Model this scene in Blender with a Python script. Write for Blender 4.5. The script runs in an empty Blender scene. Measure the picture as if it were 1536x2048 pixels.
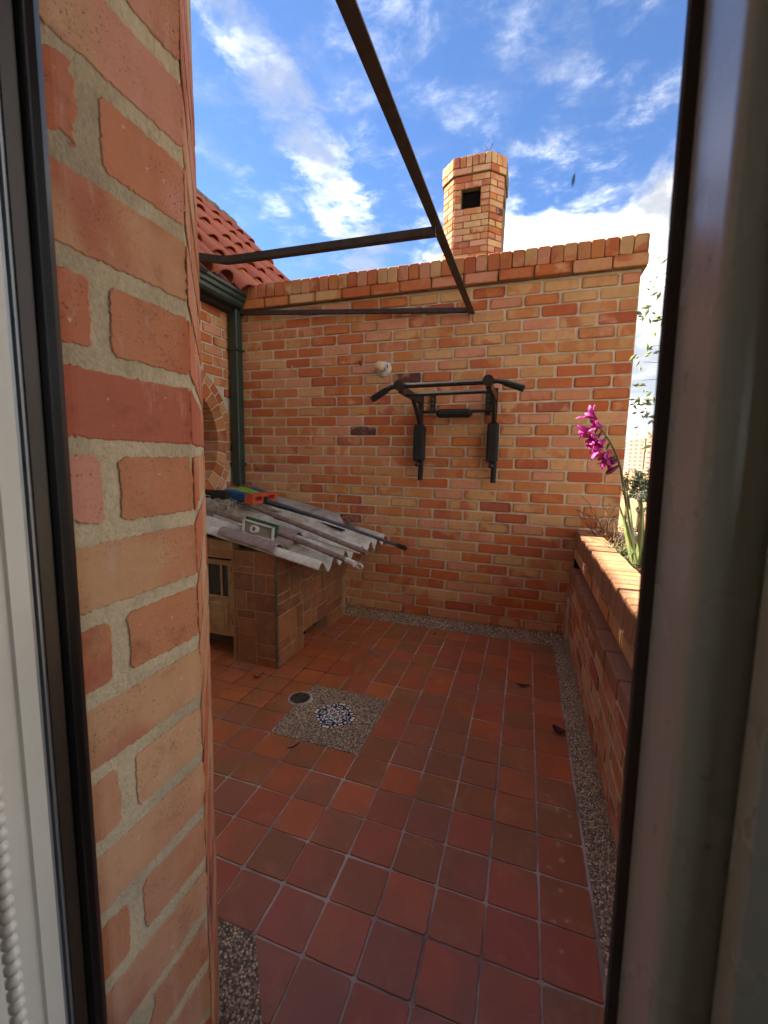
import bpy, math, random
from mathutils import Vector, Matrix, noise as mnoise
R = random.Random(7)
S = 0.15                      # one floor tile = 0.15 m; all coordinates below are in tiles
scn = bpy.context.scene
col = scn.collection

# ------------------------------------------------------------------ camera
yaw, pitch, roll = -0.323277, 0.1282256, 0.018013
CAM = Vector((-0.74807, -20.59277, 8.74038))
fwd = Vector((math.sin(yaw)*math.cos(pitch), math.cos(yaw)*math.cos(pitch), -math.sin(pitch)))
r0 = Vector((math.cos(yaw), -math.sin(yaw), 0)); u0 = r0.cross(fwd)
rt = math.cos(roll)*r0+math.sin(roll)*u0; up = -math.sin(roll)*r0+math.cos(roll)*u0
cd = bpy.data.cameras.new('camera'); cam = bpy.data.objects.new('camera', cd); col.objects.link(cam)
M = Matrix((rt, up, -fwd)).transposed().to_4x4(); M.translation = CAM*S
cam.matrix_world = M
cd.sensor_width = 36; cd.lens = 837.4/2048*36; cd.clip_start = 0.02; cd.clip_end = 5000
cd.dof.use_dof = True; cd.dof.focus_distance = 3.1; cd.dof.aperture_fstop = 11
scn.camera = cam

# ------------------------------------------------------------------ light and exposure
SUN_EL = math.radians(40.1); SX, SY = -0.995, 0.10
sd = Vector((SX*math.cos(SUN_EL), SY*math.cos(SUN_EL), math.sin(SUN_EL))).normalized()
ld = bpy.data.lights.new('sun', 'SUN'); ld.energy = 2.1; ld.angle = math.radians(0.5); ld.color = (1, 0.9, 0.74)
lo = bpy.data.objects.new('sun', ld); col.objects.link(lo)
lo.rotation_euler = sd.to_track_quat('Z', 'Y').to_euler(); lo.location = (-20, 4, 20)
scn.view_settings.view_transform = 'Standard'; scn.view_settings.look = 'None'
scn.view_settings.gamma = 1; scn.view_settings.use_curve_mapping = False
scn.view_settings.exposure = 3.68
scn.cycles.use_denoising = True
scn.cycles.max_bounces = 8; scn.cycles.diffuse_bounces = 5; scn.cycles.transparent_max_bounces = 12
scn.cycles.caustics_reflective = False; scn.cycles.caustics_refractive = False

class NT:
    """small helper to wire shader nodes"""
    def __init__(s, tree): s.t = tree
    def n(s, typ, **kw):
        x = s.t.nodes.new(typ)
        for k, v in kw.items(): setattr(x, k, v)
        return x
    def link(s, a, b): s.t.links.new(a, b)
    def put(s, inp, v):
        if isinstance(v, bpy.types.NodeSocket): s.link(v, inp)
        elif isinstance(v, tuple) and inp.type == 'RGBA' and len(v) == 3: inp.default_value = v+(1,)
        else: inp.default_value = v
    def math(s, op, a, b=0.0, c=0.0, clamp=False):
        x = s.n('ShaderNodeMath', operation=op, use_clamp=clamp)
        s.put(x.inputs[0], a); s.put(x.inputs[1], b); s.put(x.inputs[2], c); return x.outputs[0]
    def vm(s, op, a, b=(0, 0, 0), sc=1.0):
        x = s.n('ShaderNodeVectorMath', operation=op)
        s.put(x.inputs[0], a); s.put(x.inputs[1], b)
        if op == 'SCALE': s.put(x.inputs['Scale'], sc)
        return x.outputs['Value'] if op in ('DOT_PRODUCT', 'LENGTH', 'DISTANCE') else x.outputs[0]
    def noise(s, vec, scale, detail=4, rough=0.55, dist=0.0):
        x = s.n('ShaderNodeTexNoise'); s.put(x.inputs['Vector'], vec)
        x.inputs['Scale'].default_value = scale; x.inputs['Detail'].default_value = detail
        x.inputs['Roughness'].default_value = rough; x.inputs['Distortion'].default_value = dist
        return x.outputs['Fac']
    def vor(s, vec, scale, feature='F1', out='Distance'):
        x = s.n('ShaderNodeTexVoronoi', feature=feature); s.put(x.inputs['Vector'], vec); x.inputs['Scale'].default_value = scale
        return x.outputs[out]
    def ramp(s, fac, stops, interp='LINEAR'):
        x = s.n('ShaderNodeValToRGB'); cr = x.color_ramp; cr.interpolation = interp
        while len(cr.elements) < len(stops): cr.elements.new(0.5)
        for e, (p, c) in zip(cr.elements, stops):
            e.position = p; e.color = (c if isinstance(c, tuple) else (c, c, c))+(1,)
        s.put(x.inputs[0], fac); return x.outputs[0]
    def mix(s, fac, a, b, blend='MIX'):
        x = s.n('ShaderNodeMix', data_type='RGBA', blend_type=blend)
        s.put(x.inputs[0], fac); s.put(x.inputs[6], a); s.put(x.inputs[7], b); return x.outputs[2]
    def step(s, v, a, b):
        x = s.n('ShaderNodeMapRange', interpolation_type='SMOOTHSTEP')
        s.put(x.inputs[0], v); x.inputs[1].default_value = a; x.inputs[2].default_value = b
        return x.outputs[0]
    def coord(s, which='Object'): return s.n('ShaderNodeTexCoord').outputs[which]
    def mapped(s, vec, scale): return s.vm('MULTIPLY', vec, scale)

# ------------------------------------------------------------------ world
w = bpy.data.worlds.new('World'); scn.world = w; w.use_nodes = True
t = NT(w.node_tree); w.node_tree.nodes.clear()
sky = t.n('ShaderNodeTexSky', sky_type='NISHITA'); sky.sun_disc = False
sky.sun_elevation = SUN_EL; sky.sun_rotation = math.atan2(SX, SY)
sky.altitude = 2600; sky.air_density = 1.0; sky.dust_density = 0.5; sky.ozone_density = 3.0
D = t.coord('Generated')
sx = t.n('ShaderNodeSeparateXYZ'); t.link(D, sx.inputs[0]); dx, dy, dz = sx.outputs
zc = t.math('MAXIMUM', dz, 0.06)
plan = t.n('ShaderNodeCombineXYZ'); t.link(t.math('DIVIDE', dx, zc), plan.inputs[0]); t.link(t.math('DIVIDE', dy, zc), plan.inputs[1])
P = plan.outputs[0]
big = t.noise(P, 0.8, 6, 0.55, 0.2); fine = t.noise(P, 6.0, 11, 0.68, 0.25); mid = t.noise(P, 1.8, 8, 0.62, 0.2); soft = t.noise(P, 3.0, 8, 0.6, 0.3)
# the long diagonal cloud band
nrm = Vector((-0.446, 0.598, 0.666)).cross(Vector((-0.363, 0.811, 0.46))).normalized()
bd = t.vm('DOT_PRODUCT', D, tuple(nrm))
bd = t.math('ADD', bd, t.math('MULTIPLY', t.math('SUBTRACT', mid, 0.5), 0.14))
band = t.math('SUBTRACT', 1.0, t.step(t.math('ABSOLUTE', bd), 0.015, 0.095))
band = t.step(t.math('ADD', band, t.math('MULTIPLY', t.math('SUBTRACT', fine, 0.52), 2.6)), 0.3, 1.25)
# thin ripples of high cloud
wisp = t.math('MULTIPLY', t.step(fine, 0.45, 0.72), t.step(soft, 0.34, 0.6))
wisp = t.math('MULTIPLY', t.math('ADD', wisp, t.math('MULTIPLY', t.step(soft, 0.45, 0.75), 0.3)), t.step(big, 0.3, 0.52), clamp=True)
wisp = t.math('MULTIPLY', wisp, 0.36); band = t.math('MULTIPLY', band, 0.62)
# heaped cloud low down, thicker to the east
lowz = t.math('SUBTRACT', t.math('ADD', 0.50, t.math('MULTIPLY', dx, 0.45)), dz)
heap = t.noise(t.mapped(D, (1, 1, 1.5)), 3.4, 10, 0.56, 0.15)
heap = t.math('ADD', t.math('MULTIPLY', t.math('SUBTRACT', heap, 0.5), 0.9), lowz)
heapm = t.step(heap, -0.02, 0.09)
cl = t.math('MAXIMUM', t.math('MAXIMUM', band, wisp), heapm, clamp=True)
shade = t.noise(t.mapped(D, (1, 1, 1.8)), 5.5, 6, 0.55, 0.3)
ccol = t.mix(t.step(shade, 0.40, 0.66), (0.66, 0.69, 0.74), (2.9, 2.8, 2.7))
skyc = t.mix(1.0, sky.outputs[0], (0.19, 0.222, 0.262), 'MULTIPLY')
fin = t.mix(t.math('MULTIPLY', cl, 0.93), skyc, ccol)
bg = t.n('ShaderNodeBackground'); t.link(fin, bg.inputs[0]); bg.inputs[1].default_value = 0.1
wo = t.n('ShaderNodeOutputWorld'); t.link(bg.outputs[0], wo.inputs[0])

# ------------------------------------------------------------------ materials
def lin(r, g, b):
    f = lambda c: (c/255/12.92) if c/255 <= 0.04045 else ((c/255+0.055)/1.055)**2.4
    return (f(r), f(g), f(b))
def mat(name, build=None, color=(0.5, 0.5, 0.5), rough=0.7, metal=0.0, spec=0.5):
    m = bpy.data.materials.new(name); m.use_nodes = True
    nt = NT(m.node_tree); b = m.node_tree.nodes['Principled BSDF']
    b.inputs['Base Color'].default_value = color+(1,); b.inputs['Roughness'].default_value = rough
    b.inputs['Metallic'].default_value = metal; b.inputs['Specular IOR Level'].default_value = spec
    if build: build(nt, b)
    return m
def bump(nt, b, h, strength=0.4, dist=0.004):
    x = nt.n('ShaderNodeBump'); nt.put(x.inputs['Height'], h)
    x.inputs['Strength'].default_value = strength; x.inputs['Distance'].default_value = dist
    nt.link(x.outputs[0], b.inputs['Normal'])
def setc(nt, b, c): nt.put(b.inputs['Base Color'], c)
def setr(nt, b, v): nt.put(b.inputs['Roughness'], v)
def rnd_of(nt, stuff):
    if stuff:
        a = nt.n('ShaderNodeAttribute', attribute_name='rnd'); return a.outputs['Fac']
    return nt.n('ShaderNodeObjectInfo').outputs['Random']
def rvec(nt, r, base=None):
    """coordinates that differ from one piece to the next"""
    c = base if base is not None else nt.coord('Object')
    k = nt.n('ShaderNodeCombineXYZ'); nt.link(nt.math('MULTIPLY', r, 91.0), k.inputs[0]); nt.link(nt.math('MULTIPLY', r, 57.0), k.inputs[2])
    return nt.vm('ADD', c, k.outputs[0])
def frac(nt, v, k): return nt.math('FRACT', nt.math('MULTIPLY', v, k))
BRK = [(0.00, lin(198, 128, 76)), (0.11, lin(205, 144, 92)), (0.21, lin(196, 112, 66)), (0.31, lin(214, 146, 108)), (0.41, lin(206, 156, 100)),
       (0.52, lin(194, 104, 56)), (0.60, lin(208, 138, 98)), (0.69, lin(214, 162, 106)), (0.79, lin(202, 124, 68)), (0.89, lin(184, 96, 60)), (0.96, lin(174, 94, 66)), (0.993, lin(96, 62, 58))]
def brick_mat(name, stuff=False, k=1.0, desat=0.0, near=False):
    def f(nt, b):
        r = rnd_of(nt, stuff)
        base = nt.ramp(r, BRK, 'CONSTANT')
        alt = nt.ramp(frac(nt, r, 13.7), BRK[:10], 'CONSTANT')
        v = rvec(nt, r, nt.coord('Object'))
        big = nt.noise(v, 7 if not near else 6, 3, 0.5, 0.3)
        c = nt.mix(nt.math('MULTIPLY', nt.step(big, 0.47, 0.6), 0.8), base, alt)
        st = nt.noise(nt.mapped(v, (5, 5, 60)), 3.0, 3, 0.6)
        c = nt.mix(nt.math('MULTIPLY', nt.step(st, 0.5, 0.75), 0.3), c, nt.mix(1.0, c, (1.2, 1.16, 1.1), 'MULTIPLY'))
        c = nt.mix(nt.math('MULTIPLY', nt.step(nt.noise(v, 30, 5, 0.65), 0.45, 0.7), 0.35), c, nt.mix(1.0, c, (0.74, 0.68, 0.62), 'MULTIPLY'))
        pits = nt.step(nt.noise(v, 190 if not near else 150, 2, 0.5), 0.67, 0.73)
        pits = nt.math('MULTIPLY', pits, nt.step(nt.noise(v, 14, 2, 0.5), 0.42, 0.65))
        c = nt.mix(nt.math('MULTIPLY', pits, 0.75), c, nt.mix(1.0, c, (0.35, 0.3, 0.28), 'MULTIPLY'))
        if near:
            sm = nt.step(nt.noise(nt.mapped(v, (3, 3, 0.9)), 14, 7, 0.72, 0.4), 0.56, 0.7)
            c = nt.mix(nt.math('MULTIPLY', sm, 0.45), c, lin(212, 176, 140))
            dk = nt.step(nt.noise(v, 22, 6, 0.7, 0.3), 0.54, 0.72)
            c = nt.mix(nt.math('MULTIPLY', dk, 0.65), c, nt.mix(1.0, c, (0.55, 0.46, 0.4), 'MULTIPLY'))
            spk = nt.math('MULTIPLY', nt.step(nt.noise(v, 420, 2, 0.5), 0.62, 0.68), nt.step(nt.noise(v, 11, 3, 0.6), 0.4, 0.62))
            c = nt.mix(nt.math('MULTIPLY', spk, 0.95), c, nt.mix(1.0, c, (0.3, 0.25, 0.22), 'MULTIPLY'))
            ch = nt.step(nt.noise(v, 95, 3, 0.6), 0.685, 0.71)
            c = nt.mix(nt.math('MULTIPLY', ch, 0.75), c, lin(228, 196, 160))
        if not stuff and not near:
            sp = nt.n('ShaderNodeSeparateXYZ'); nt.link(nt.coord('Generated'), sp.inputs[0])
            ex = nt.math('MULTIPLY', nt.math('ABSOLUTE', nt.math('SUBTRACT', sp.outputs[0], 0.5)), 2.0); ez = nt.math('MULTIPLY', nt.math('ABSOLUTE', nt.math('SUBTRACT', sp.outputs[2], 0.5)), 2.0)
            wob = nt.math('MULTIPLY', nt.math('SUBTRACT', nt.noise(v, 16, 4, 0.6), 0.5), 0.5)
            rim = nt.math('MAXIMUM', nt.step(nt.math('ADD', ex, wob), 0.78, 1.0), nt.step(nt.math('ADD', ez, wob), 0.62, 1.0))
            rim = nt.math('MULTIPLY', rim, nt.step(frac(nt, r, 31.7), 0.35, 0.8))
            c = nt.mix(nt.math('MULTIPLY', rim, 0.9), c, nt.mix(1.0, c, (0.62, 0.5, 0.42), 'MULTIPLY'))
        wp = nt.n('ShaderNodeNewGeometry').outputs['Position']
        run = nt.step(nt.noise(nt.mapped(wp, (5, 5, 0.9)), 1.6, 6, 0.65, 0.4), 0.5, 0.74)
        blot = nt.step(nt.noise(wp, 2.2, 6, 0.65, 0.5), 0.5, 0.72)
        c = nt.mix(nt.math('MULTIPLY', run, 0.3), c, nt.mix(1.0, c, (0.66, 0.6, 0.55), 'MULTIPLY'))
        c = nt.mix(nt.math('MULTIPLY', blot, 0.28), c, nt.mix(1.0, c, (1.16, 1.12, 1.08), 'MULTIPLY'))
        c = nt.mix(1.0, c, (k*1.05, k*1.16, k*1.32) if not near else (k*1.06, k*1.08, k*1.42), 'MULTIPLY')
        setc(nt, b, c); setr(nt, b, 0.88)
        h = nt.math('ADD', nt.math('MULTIPLY', nt.noise(v, 60, 6, 0.65), 0.7), nt.math('MULTIPLY', st, 0.5))
        h = nt.math('SUBTRACT', h, nt.math('MULTIPLY', pits, 0.6))
        bump(nt, b, h, 0.5, 0.003 if not near else 0.0025)
    return mat(name, f, spec=0.25)
def mortar_mat(name, c1, c2, scale=1.0, dirt=0.0):
    def f(nt, b):
        v = nt.coord('Object')
        n1 = nt.noise(v, 9*scale, 5, 0.6); n2 = nt.noise(v, 260, 3, 0.6)
        c = nt.mix(nt.step(n1, 0.35, 0.7), c1, c2)
        wp = nt.n('ShaderNodeNewGeometry').outputs['Position']
        c = nt.mix(nt.math('MULTIPLY', nt.step(nt.noise(nt.mapped(wp, (4, 4, 1.2)), 2.0, 6, 0.65, 0.4), 0.45, 0.72), 0.5), c, nt.mix(1.0, c, (0.62, 0.56, 0.5), 'MULTIPLY'))
        c = nt.mix(nt.math('MULTIPLY', nt.step(n2, 0.4, 0.72), 0.45), c, nt.mix(1.0, c, (0.58, 0.55, 0.5), 'MULTIPLY'))
        setc(nt, b, c); setr(nt, b, 0.95)
        bump(nt, b, nt.math('ADD', n2, nt.noise(v, 70, 4, 0.6)), 0.6, 0.003)
    return mat(name, f, spec=0.2)
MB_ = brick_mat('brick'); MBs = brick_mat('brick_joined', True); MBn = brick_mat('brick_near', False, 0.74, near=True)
MBc = brick_mat('brick_chimney', False, 1.05)
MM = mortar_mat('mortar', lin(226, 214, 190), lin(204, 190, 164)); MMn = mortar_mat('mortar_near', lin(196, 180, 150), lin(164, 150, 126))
MMd = mortar_mat('mortar_dark', lin(140, 112, 84), lin(110, 88, 68))
MCOP = brick_mat('brick_coping', False, 0.9)
def rim_mat(nt, b):
    r = rnd_of(nt, False); v = rvec(nt, r)
    c = nt.ramp(r, [(0, lin(186, 128, 96)), (0.35, lin(196, 144, 108)), (0.65, lin(178, 118, 86)), (0.85, lin(190, 138, 96))])
    c = nt.mix(nt.math('MULTIPLY', nt.step(nt.noise(v, 40, 5, 0.65), 0.5, 0.72), 0.5), c, lin(124, 84, 64))
    c = nt.mix(1.0, c, (0.8, 0.82, 0.84), 'MULTIPLY')
    setc(nt, b, c); setr(nt, b, 0.9); bump(nt, b, nt.noise(v, 90, 5, 0.65), 0.5, 0.003)
MRIM = mat('brick_rim', rim_mat, spec=0.25)

def floor_mat(nt, b):
    r = rnd_of(nt, False)
    pal = [(0.0, lin(142, 70, 44)), (0.12, lin(126, 58, 44)), (0.24, lin(150, 74, 48)), (0.36, lin(112, 64, 42)), (0.46, lin(134, 62, 50)),
           (0.56, lin(120, 68, 54)), (0.66, lin(146, 66, 38)), (0.74, lin(104, 70, 48)), (0.83, lin(130, 56, 38)), (0.92, lin(110, 66, 56))]
    base = nt.ramp(r, pal, 'CONSTANT'); alt = nt.ramp(frac(nt, r, 7.3), pal, 'CONSTANT')
    v = rvec(nt, r, nt.coord('Object'))
    c = nt.mix(nt.math('MULTIPLY', nt.step(nt.noise(v, 7, 2, 0.5), 0.4, 0.65), 0.55), base, alt)
    c = nt.mix(0.35, c, lin(134, 66, 44))
    c = nt.mix(nt.math('MULTIPLY', nt.noise(v, 45, 4, 0.6), 0.35), c, nt.mix(1.0, c, (0.75, 0.72, 0.7), 'MULTIPLY'))
    wv = nt.n('ShaderNodeNewGeometry').outputs['Position']
    dirt = nt.step(nt.noise(wv, 2.3, 6, 0.65, 0.5), 0.5, 0.75)
    c = nt.mix(nt.math('MULTIPLY', dirt, 0.22), c, lin(92, 70, 54))
    gx = nt.n('ShaderNodeSeparateXYZ'); nt.link(v, gx.inputs[0])
    c = nt.mix(nt.math('MULTIPLY', nt.step(nt.noise(v, 3.2, 2, 0.5), 0.42, 0.6), 0.45), c, lin(98, 62, 40))
    dust = nt.step(nt.noise(wv, 9, 7, 0.7, 0.3), 0.5, 0.74)
    c = nt.mix(nt.math('MULTIPLY', dust, 0.16), c, lin(168, 120, 92))
    scr = nt.step(nt.noise(nt.mapped(wv, (1, 6, 1)), 38, 3, 0.6, 1.5), 0.68, 0.73)
    c = nt.mix(nt.math('MULTIPLY', scr, 0.18), c, lin(170, 128, 104))
    spots = nt.step(nt.noise(wv, 55, 3, 0.6), 0.71, 0.76)
    c = nt.mix(nt.math('MULTIPLY', spots, 0.3), c, lin(150, 126, 108))
    c = nt.mix(1.0, c, (2.3, 2.7, 2.15), 'MULTIPLY')
    setc(nt, b, c)
    # damp patch by the drain and the tiled box
    dd = nt.vm('DISTANCE', wv, (-9.4*S, -5.6*S, 0))
    wet = nt.step(nt.math('ADD', dd, nt.math('MULTIPLY', nt.noise(wv, 3.0, 4, 0.6), 0.5)), 0.95, 0.5)
    rr = nt.math('ADD', 0.28, nt.math('MULTIPLY', nt.noise(wv, 14, 5, 0.6), 0.26))
    setr(nt, b, nt.math('SUBTRACT', rr, nt.math('MULTIPLY', wet, 0.22)))
    bump(nt, b, nt.math('ADD', nt.noise(v, 12, 3, 0.5), nt.math('MULTIPLY', nt.noise(v, 120, 3, 0.5), 0.15)), 0.16, 0.006)
M_TILE = mat('floor_tile', floor_mat, spec=0.45)
def grout_mat(nt, b):
    wv = nt.n('ShaderNodeNewGeometry').outputs['Position']
    c = nt.mix(nt.step(nt.noise(wv, 4, 5, 0.6), 0.35, 0.7), lin(206, 186, 166), lin(140, 120, 104))
    dd = nt.vm('DISTANCE', wv, (-9.6*S, -6.2*S, 0))
    wet = nt.step(nt.math('ADD', dd, nt.math('MULTIPLY', nt.noise(wv, 2.5, 4, 0.6), 0.6)), 0.95, 0.62)
    c = nt.mix(nt.math('MULTIPLY', wet, 0.85), c, lin(52, 36, 28))
    setc(nt, b, c); setr(nt, b, 0.9); bump(nt, b, nt.noise(wv, 160, 4, 0.6), 0.5, 0.003)
M_GROUT = mat('grout', grout_mat, spec=0.2)
def gravel_mat(nt, b):
    v = nt.n('ShaderNodeNewGeometry').outputs['Position']
    d = nt.vor(v, 150); k = nt.vor(v, 150, out='Color')
    sp = nt.n('ShaderNodeSeparateColor'); nt.link(k, sp.inputs[0])
    c = nt.ramp(sp.outputs[0], [(0, lin(158, 136, 108)), (0.3, lin(182, 158, 126)), (0.5, lin(128, 110, 92)), (0.7, lin(196, 174, 140)), (0.86, lin(98, 82, 66)), (0.95, lin(214, 198, 168))], 'CONSTANT')
    c = nt.mix(nt.step(d, 0.42, 0.7), c, lin(92, 78, 64))
    c = nt.mix(nt.math('MULTIPLY', nt.step(nt.noise(v, 6, 5, 0.6), 0.48, 0.7), 0.4), c, lin(118, 98, 78))
    c = nt.mix(1.0, c, (1.4, 1.38, 1.34), 'MULTIPLY')
    setc(nt, b, c); setr(nt, b, 0.8); bump(nt, b, nt.math('SUBTRACT', 1.0, d), 0.9, 0.004)
M_GRAV = mat('washed_gravel', gravel_mat, spec=0.3)
def hut_mat(nt, b):
    r = rnd_of(nt, False)
    c = nt.ramp(r, [(0, lin(104, 68, 44)), (0.25, lin(92, 58, 38)), (0.5, lin(116, 74, 46)), (0.75, lin(98, 66, 46)), (0.9, lin(110, 64, 40))], 'CONSTANT')
    v = rvec(nt, r)
    c = nt.mix(nt.math('MULTIPLY', nt.step(nt.noise(v, 14, 5, 0.6), 0.4, 0.7), 0.5), c, lin(128, 92, 60))
    c = nt.mix(nt.math('MULTIPLY', nt.step(nt.noise(v, 60, 4, 0.6), 0.5, 0.75), 0.4), c, lin(70, 48, 34))
    c = nt.mix(1.0, c, (2.1, 2.15, 2.15), 'MULTIPLY')
    setc(nt, b, c); setr(nt, b, nt.math('ADD', 0.4, nt.math('MULTIPLY', nt.noise(v, 30, 3, 0.5), 0.25)))
    bump(nt, b, nt.noise(v, 40, 4, 0.6), 0.25, 0.003)
M_HUT = mat('wall_tile', hut_mat, spec=0.4)
M_HUTG = mortar_mat('wall_tile_joint', lin(196, 166, 128), lin(164, 134, 100))
def cement_mat(name, c1, c2, lich):
    def f(nt, b):
        v = nt.coord('Object')
        c = nt.mix(nt.step(nt.noise(v, 10, 6, 0.65), 0.35, 0.68), c1, c2)
        c = nt.mix(nt.math('MULTIPLY', nt.step(nt.noise(v, 4, 4, 0.6), 0.5, 0.7), 0.55), c, lich)
        c = nt.mix(nt.math('MULTIPLY', nt.step(nt.noise(nt.mapped(v, (0.5, 3, 1)), 22, 5, 0.65), 0.52, 0.72), 0.4), c, lin(112, 100, 84))
        c = nt.mix(nt.math('MULTIPLY', nt.step(nt.noise(v, 170, 3, 0.6), 0.58, 0.7), 0.6), c, lin(74, 68, 58))
        setc(nt, b, c); setr(nt, b, 0.92); bump(nt, b, nt.math('ADD', nt.noise(v, 130, 4, 0.6), nt.noise(v, 24, 3, 0.5)), 0.5, 0.003)
    return mat(name, f, spec=0.2)
M_CORR = cement_mat('fibre_cement', lin(226, 222, 208), lin(184, 178, 164), lin(186, 180, 142))
M_CORR2 = cement_mat('old_fibre_cement', lin(182, 174, 160), lin(130, 124, 114), lin(212, 204, 188))
def noisy(name, c1, c2, scale=20, rough=0.6, bs=0.2, metal=0, spec=0.4, stretch=(1, 1, 1), lo=0.35, hi=0.7):
    def f(nt, b):
        v = nt.mapped(nt.coord('Object'), stretch)
        n = nt.noise(v, scale, 5, 0.6)
        setc(nt, b, nt.mix(nt.step(n, lo, hi), c1, c2)); setr(nt, b, nt.math('ADD', rough-0.08, nt.math('MULTIPLY', n, 0.16)))
        if bs: bump(nt, b, nt.noise(v, scale*5, 3, 0.6), bs, 0.002)
    return mat(name, f, metal=metal, spec=spec)
M_MAUVE = noisy('mauve_clay', lin(158, 138, 130), lin(138, 118, 112), 25, 0.75)
def rooftile_mat(nt, b):
    r = rnd_of(nt, False); v = rvec(nt, r)
    c = nt.ramp(r, [(0, lin(176, 92, 70)), (0.3, lin(188, 104, 78)), (0.6, lin(166, 84, 66)), (0.85, lin(194, 108, 74))])
    c = nt.mix(nt.math('MULTIPLY', nt.step(nt.noise(v, 12, 5, 0.65), 0.45, 0.7), 0.4), c, lin(150, 92, 78))
    c = nt.mix(nt.math('MULTIPLY', nt.step(nt.noise(v, 70, 4, 0.6), 0.58, 0.72), 0.5), c, lin(104, 62, 50))
    c = nt.mix(1.0, c, (1.05, 1.16, 1.14), 'MULTIPLY')
    setc(nt, b, c); setr(nt, b, 0.85); bump(nt, b, nt.noise(v, 60, 4, 0.6), 0.3, 0.003)
M_ROOF = mat('roof_tile', rooftile_mat, spec=0.25)
M_PAN = noisy('roof_pan', lin(120, 62, 46), lin(84, 44, 34), 12, 0.9)
M_RIDGE = cement_mat('ridge_mortar', lin(150, 132, 112), lin(104, 88, 74), lin(90, 84, 66))
M_GREEN = noisy('green_paint', lin(44, 66, 56), lin(36, 56, 47), 9, 0.42, 0.1, 0, 0.5)
M_DARK = noisy('dark_soffit', lin(48, 36, 30), lin(34, 26, 22), 10, 0.9)
M_RUST = noisy('rusty_brown_steel', lin(64, 50, 45), lin(38, 32, 31), 26, 0.6, 0.3, 0.0, 0.5)
M_BLACK = noisy('black_powder_coat', lin(30, 28, 27), lin(42, 39, 36), 40, 0.45, 0.1, 0, 0.5)
M_FOAM = noisy('black_foam', lin(30, 30, 30), lin(44, 43, 41), 60, 0.9, 0.4)
M_PORC = noisy('white_porcelain', lin(222, 218, 208), lin(196, 188, 176), 20, 0.35, 0.05)
M_CREAM = noisy('cream_glass', lin(226, 208, 172), lin(212, 192, 154), 20, 0.3, 0.0)
M_STEEL = noisy('grey_steel', lin(132, 124, 114), lin(104, 98, 92), 30, 0.45, 0.1, 0.6)
M_DOOR = noisy('cream_door_paint', lin(196, 168, 124), lin(164, 136, 98), 14, 0.55, 0.15)
M_VOID = mat('void_shade_black', None, (0.006, 0.005, 0.005), 0.95, spec=0.1)  # near-black colour standing in for the shade inside openings and hollows
M_PANE = mat('dark_pane', None, (0.012, 0.011, 0.01), 0.12)
M_HANDLE = noisy('brown_handle', lin(150, 130, 118), lin(118, 100, 90), 30, 0.5, 0.05, stretch=(1, 1, 1))
M_HBLUE = noisy('blue_grey_handle', lin(84, 88, 98), lin(70, 74, 84), 30, 0.4, 0.05)
M_WHITEP = noisy('white_plastic', lin(222, 220, 212), lin(206, 202, 192), 20, 0.4, 0.0)
M_GREENPAD = noisy('green_scouring_pad', lin(52, 92, 50), lin(38, 72, 40), 60, 0.95, 0.5)
M_ORANGE = noisy('orange_plastic', lin(214, 92, 58), lin(198, 80, 50), 20, 0.45, 0.0)
M_BLUEB = noisy('blue_bristles', lin(28, 92, 146), lin(20, 66, 112), 90, 0.6, 0.4)
M_LIMEB = noisy('lime_bristles', lin(164, 200, 66), lin(132, 176, 48), 90, 0.6, 0.4)
M_STRAND = noisy('grey_mop_yarn', lin(196, 182, 162), lin(150, 138, 122), 60, 0.95, 0.4)
M_STRAW = noisy('dry_debris', lin(184, 166, 138), lin(130, 114, 94), 30, 0.95, 0.4)
M_SOIL = noisy('planter_soil', lin(70, 46, 34), lin(44, 30, 22), 30, 0.95, 0.9)
M_MAG = noisy('magenta_petal', lin(200, 50, 160), lin(140, 18, 108), 28, 0.6, 0.1, stretch=(1, 1, 3))
M_LEAFG = noisy('sword_leaf', lin(142, 156, 98), lin(118, 136, 78), 20, 0.5, 0.1)
M_STEM = noisy('green_stem', lin(96, 102, 66), lin(76, 80, 50), 20, 0.6)
M_BUD = noisy('purple_bud', lin(106, 24, 84), lin(84, 20, 66), 30, 0.55, 0.1)
M_TWIG = noisy('dry_twig', lin(112, 88, 62), lin(84, 62, 42), 30, 0.9)
M_FOL = noisy('vine_leaf', lin(132, 146, 92), lin(98, 114, 68), 30, 0.55, 0.1)
M_TREE = noisy('tree_leaf', lin(52, 66, 34), lin(34, 46, 24), 3, 0.7, 0.1)
M_DEADLEAF = noisy('dead_leaf', lin(74, 48, 34), lin(52, 34, 26), 30, 0.8)
M_WFRAME = noisy('white_frame', lin(232, 230, 222), lin(218, 215, 206), 6, 0.35, 0.0)
M_ALU = noisy('bluish_aluminium', lin(150, 154, 160), lin(134, 138, 146), 6, 0.3, 0.0, 0.3)
M_BRONZE = noisy('bronze_anodised', lin(64, 54, 47), lin(54, 46, 40), 6, 0.4, 0.0, 0.2)
M_GASK = mat('black_gasket', None, lin(16, 16, 20), 0.28, spec=0.6)
M_GASKR = mat('dark_gasket', None, lin(84, 72, 74), 0.5)
M_SASH0 = noisy('beige_sash_paint', lin(228, 222, 206), lin(206, 200, 184), 5, 0.34, 0.03, stretch=(1, 1, 0.25))
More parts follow.
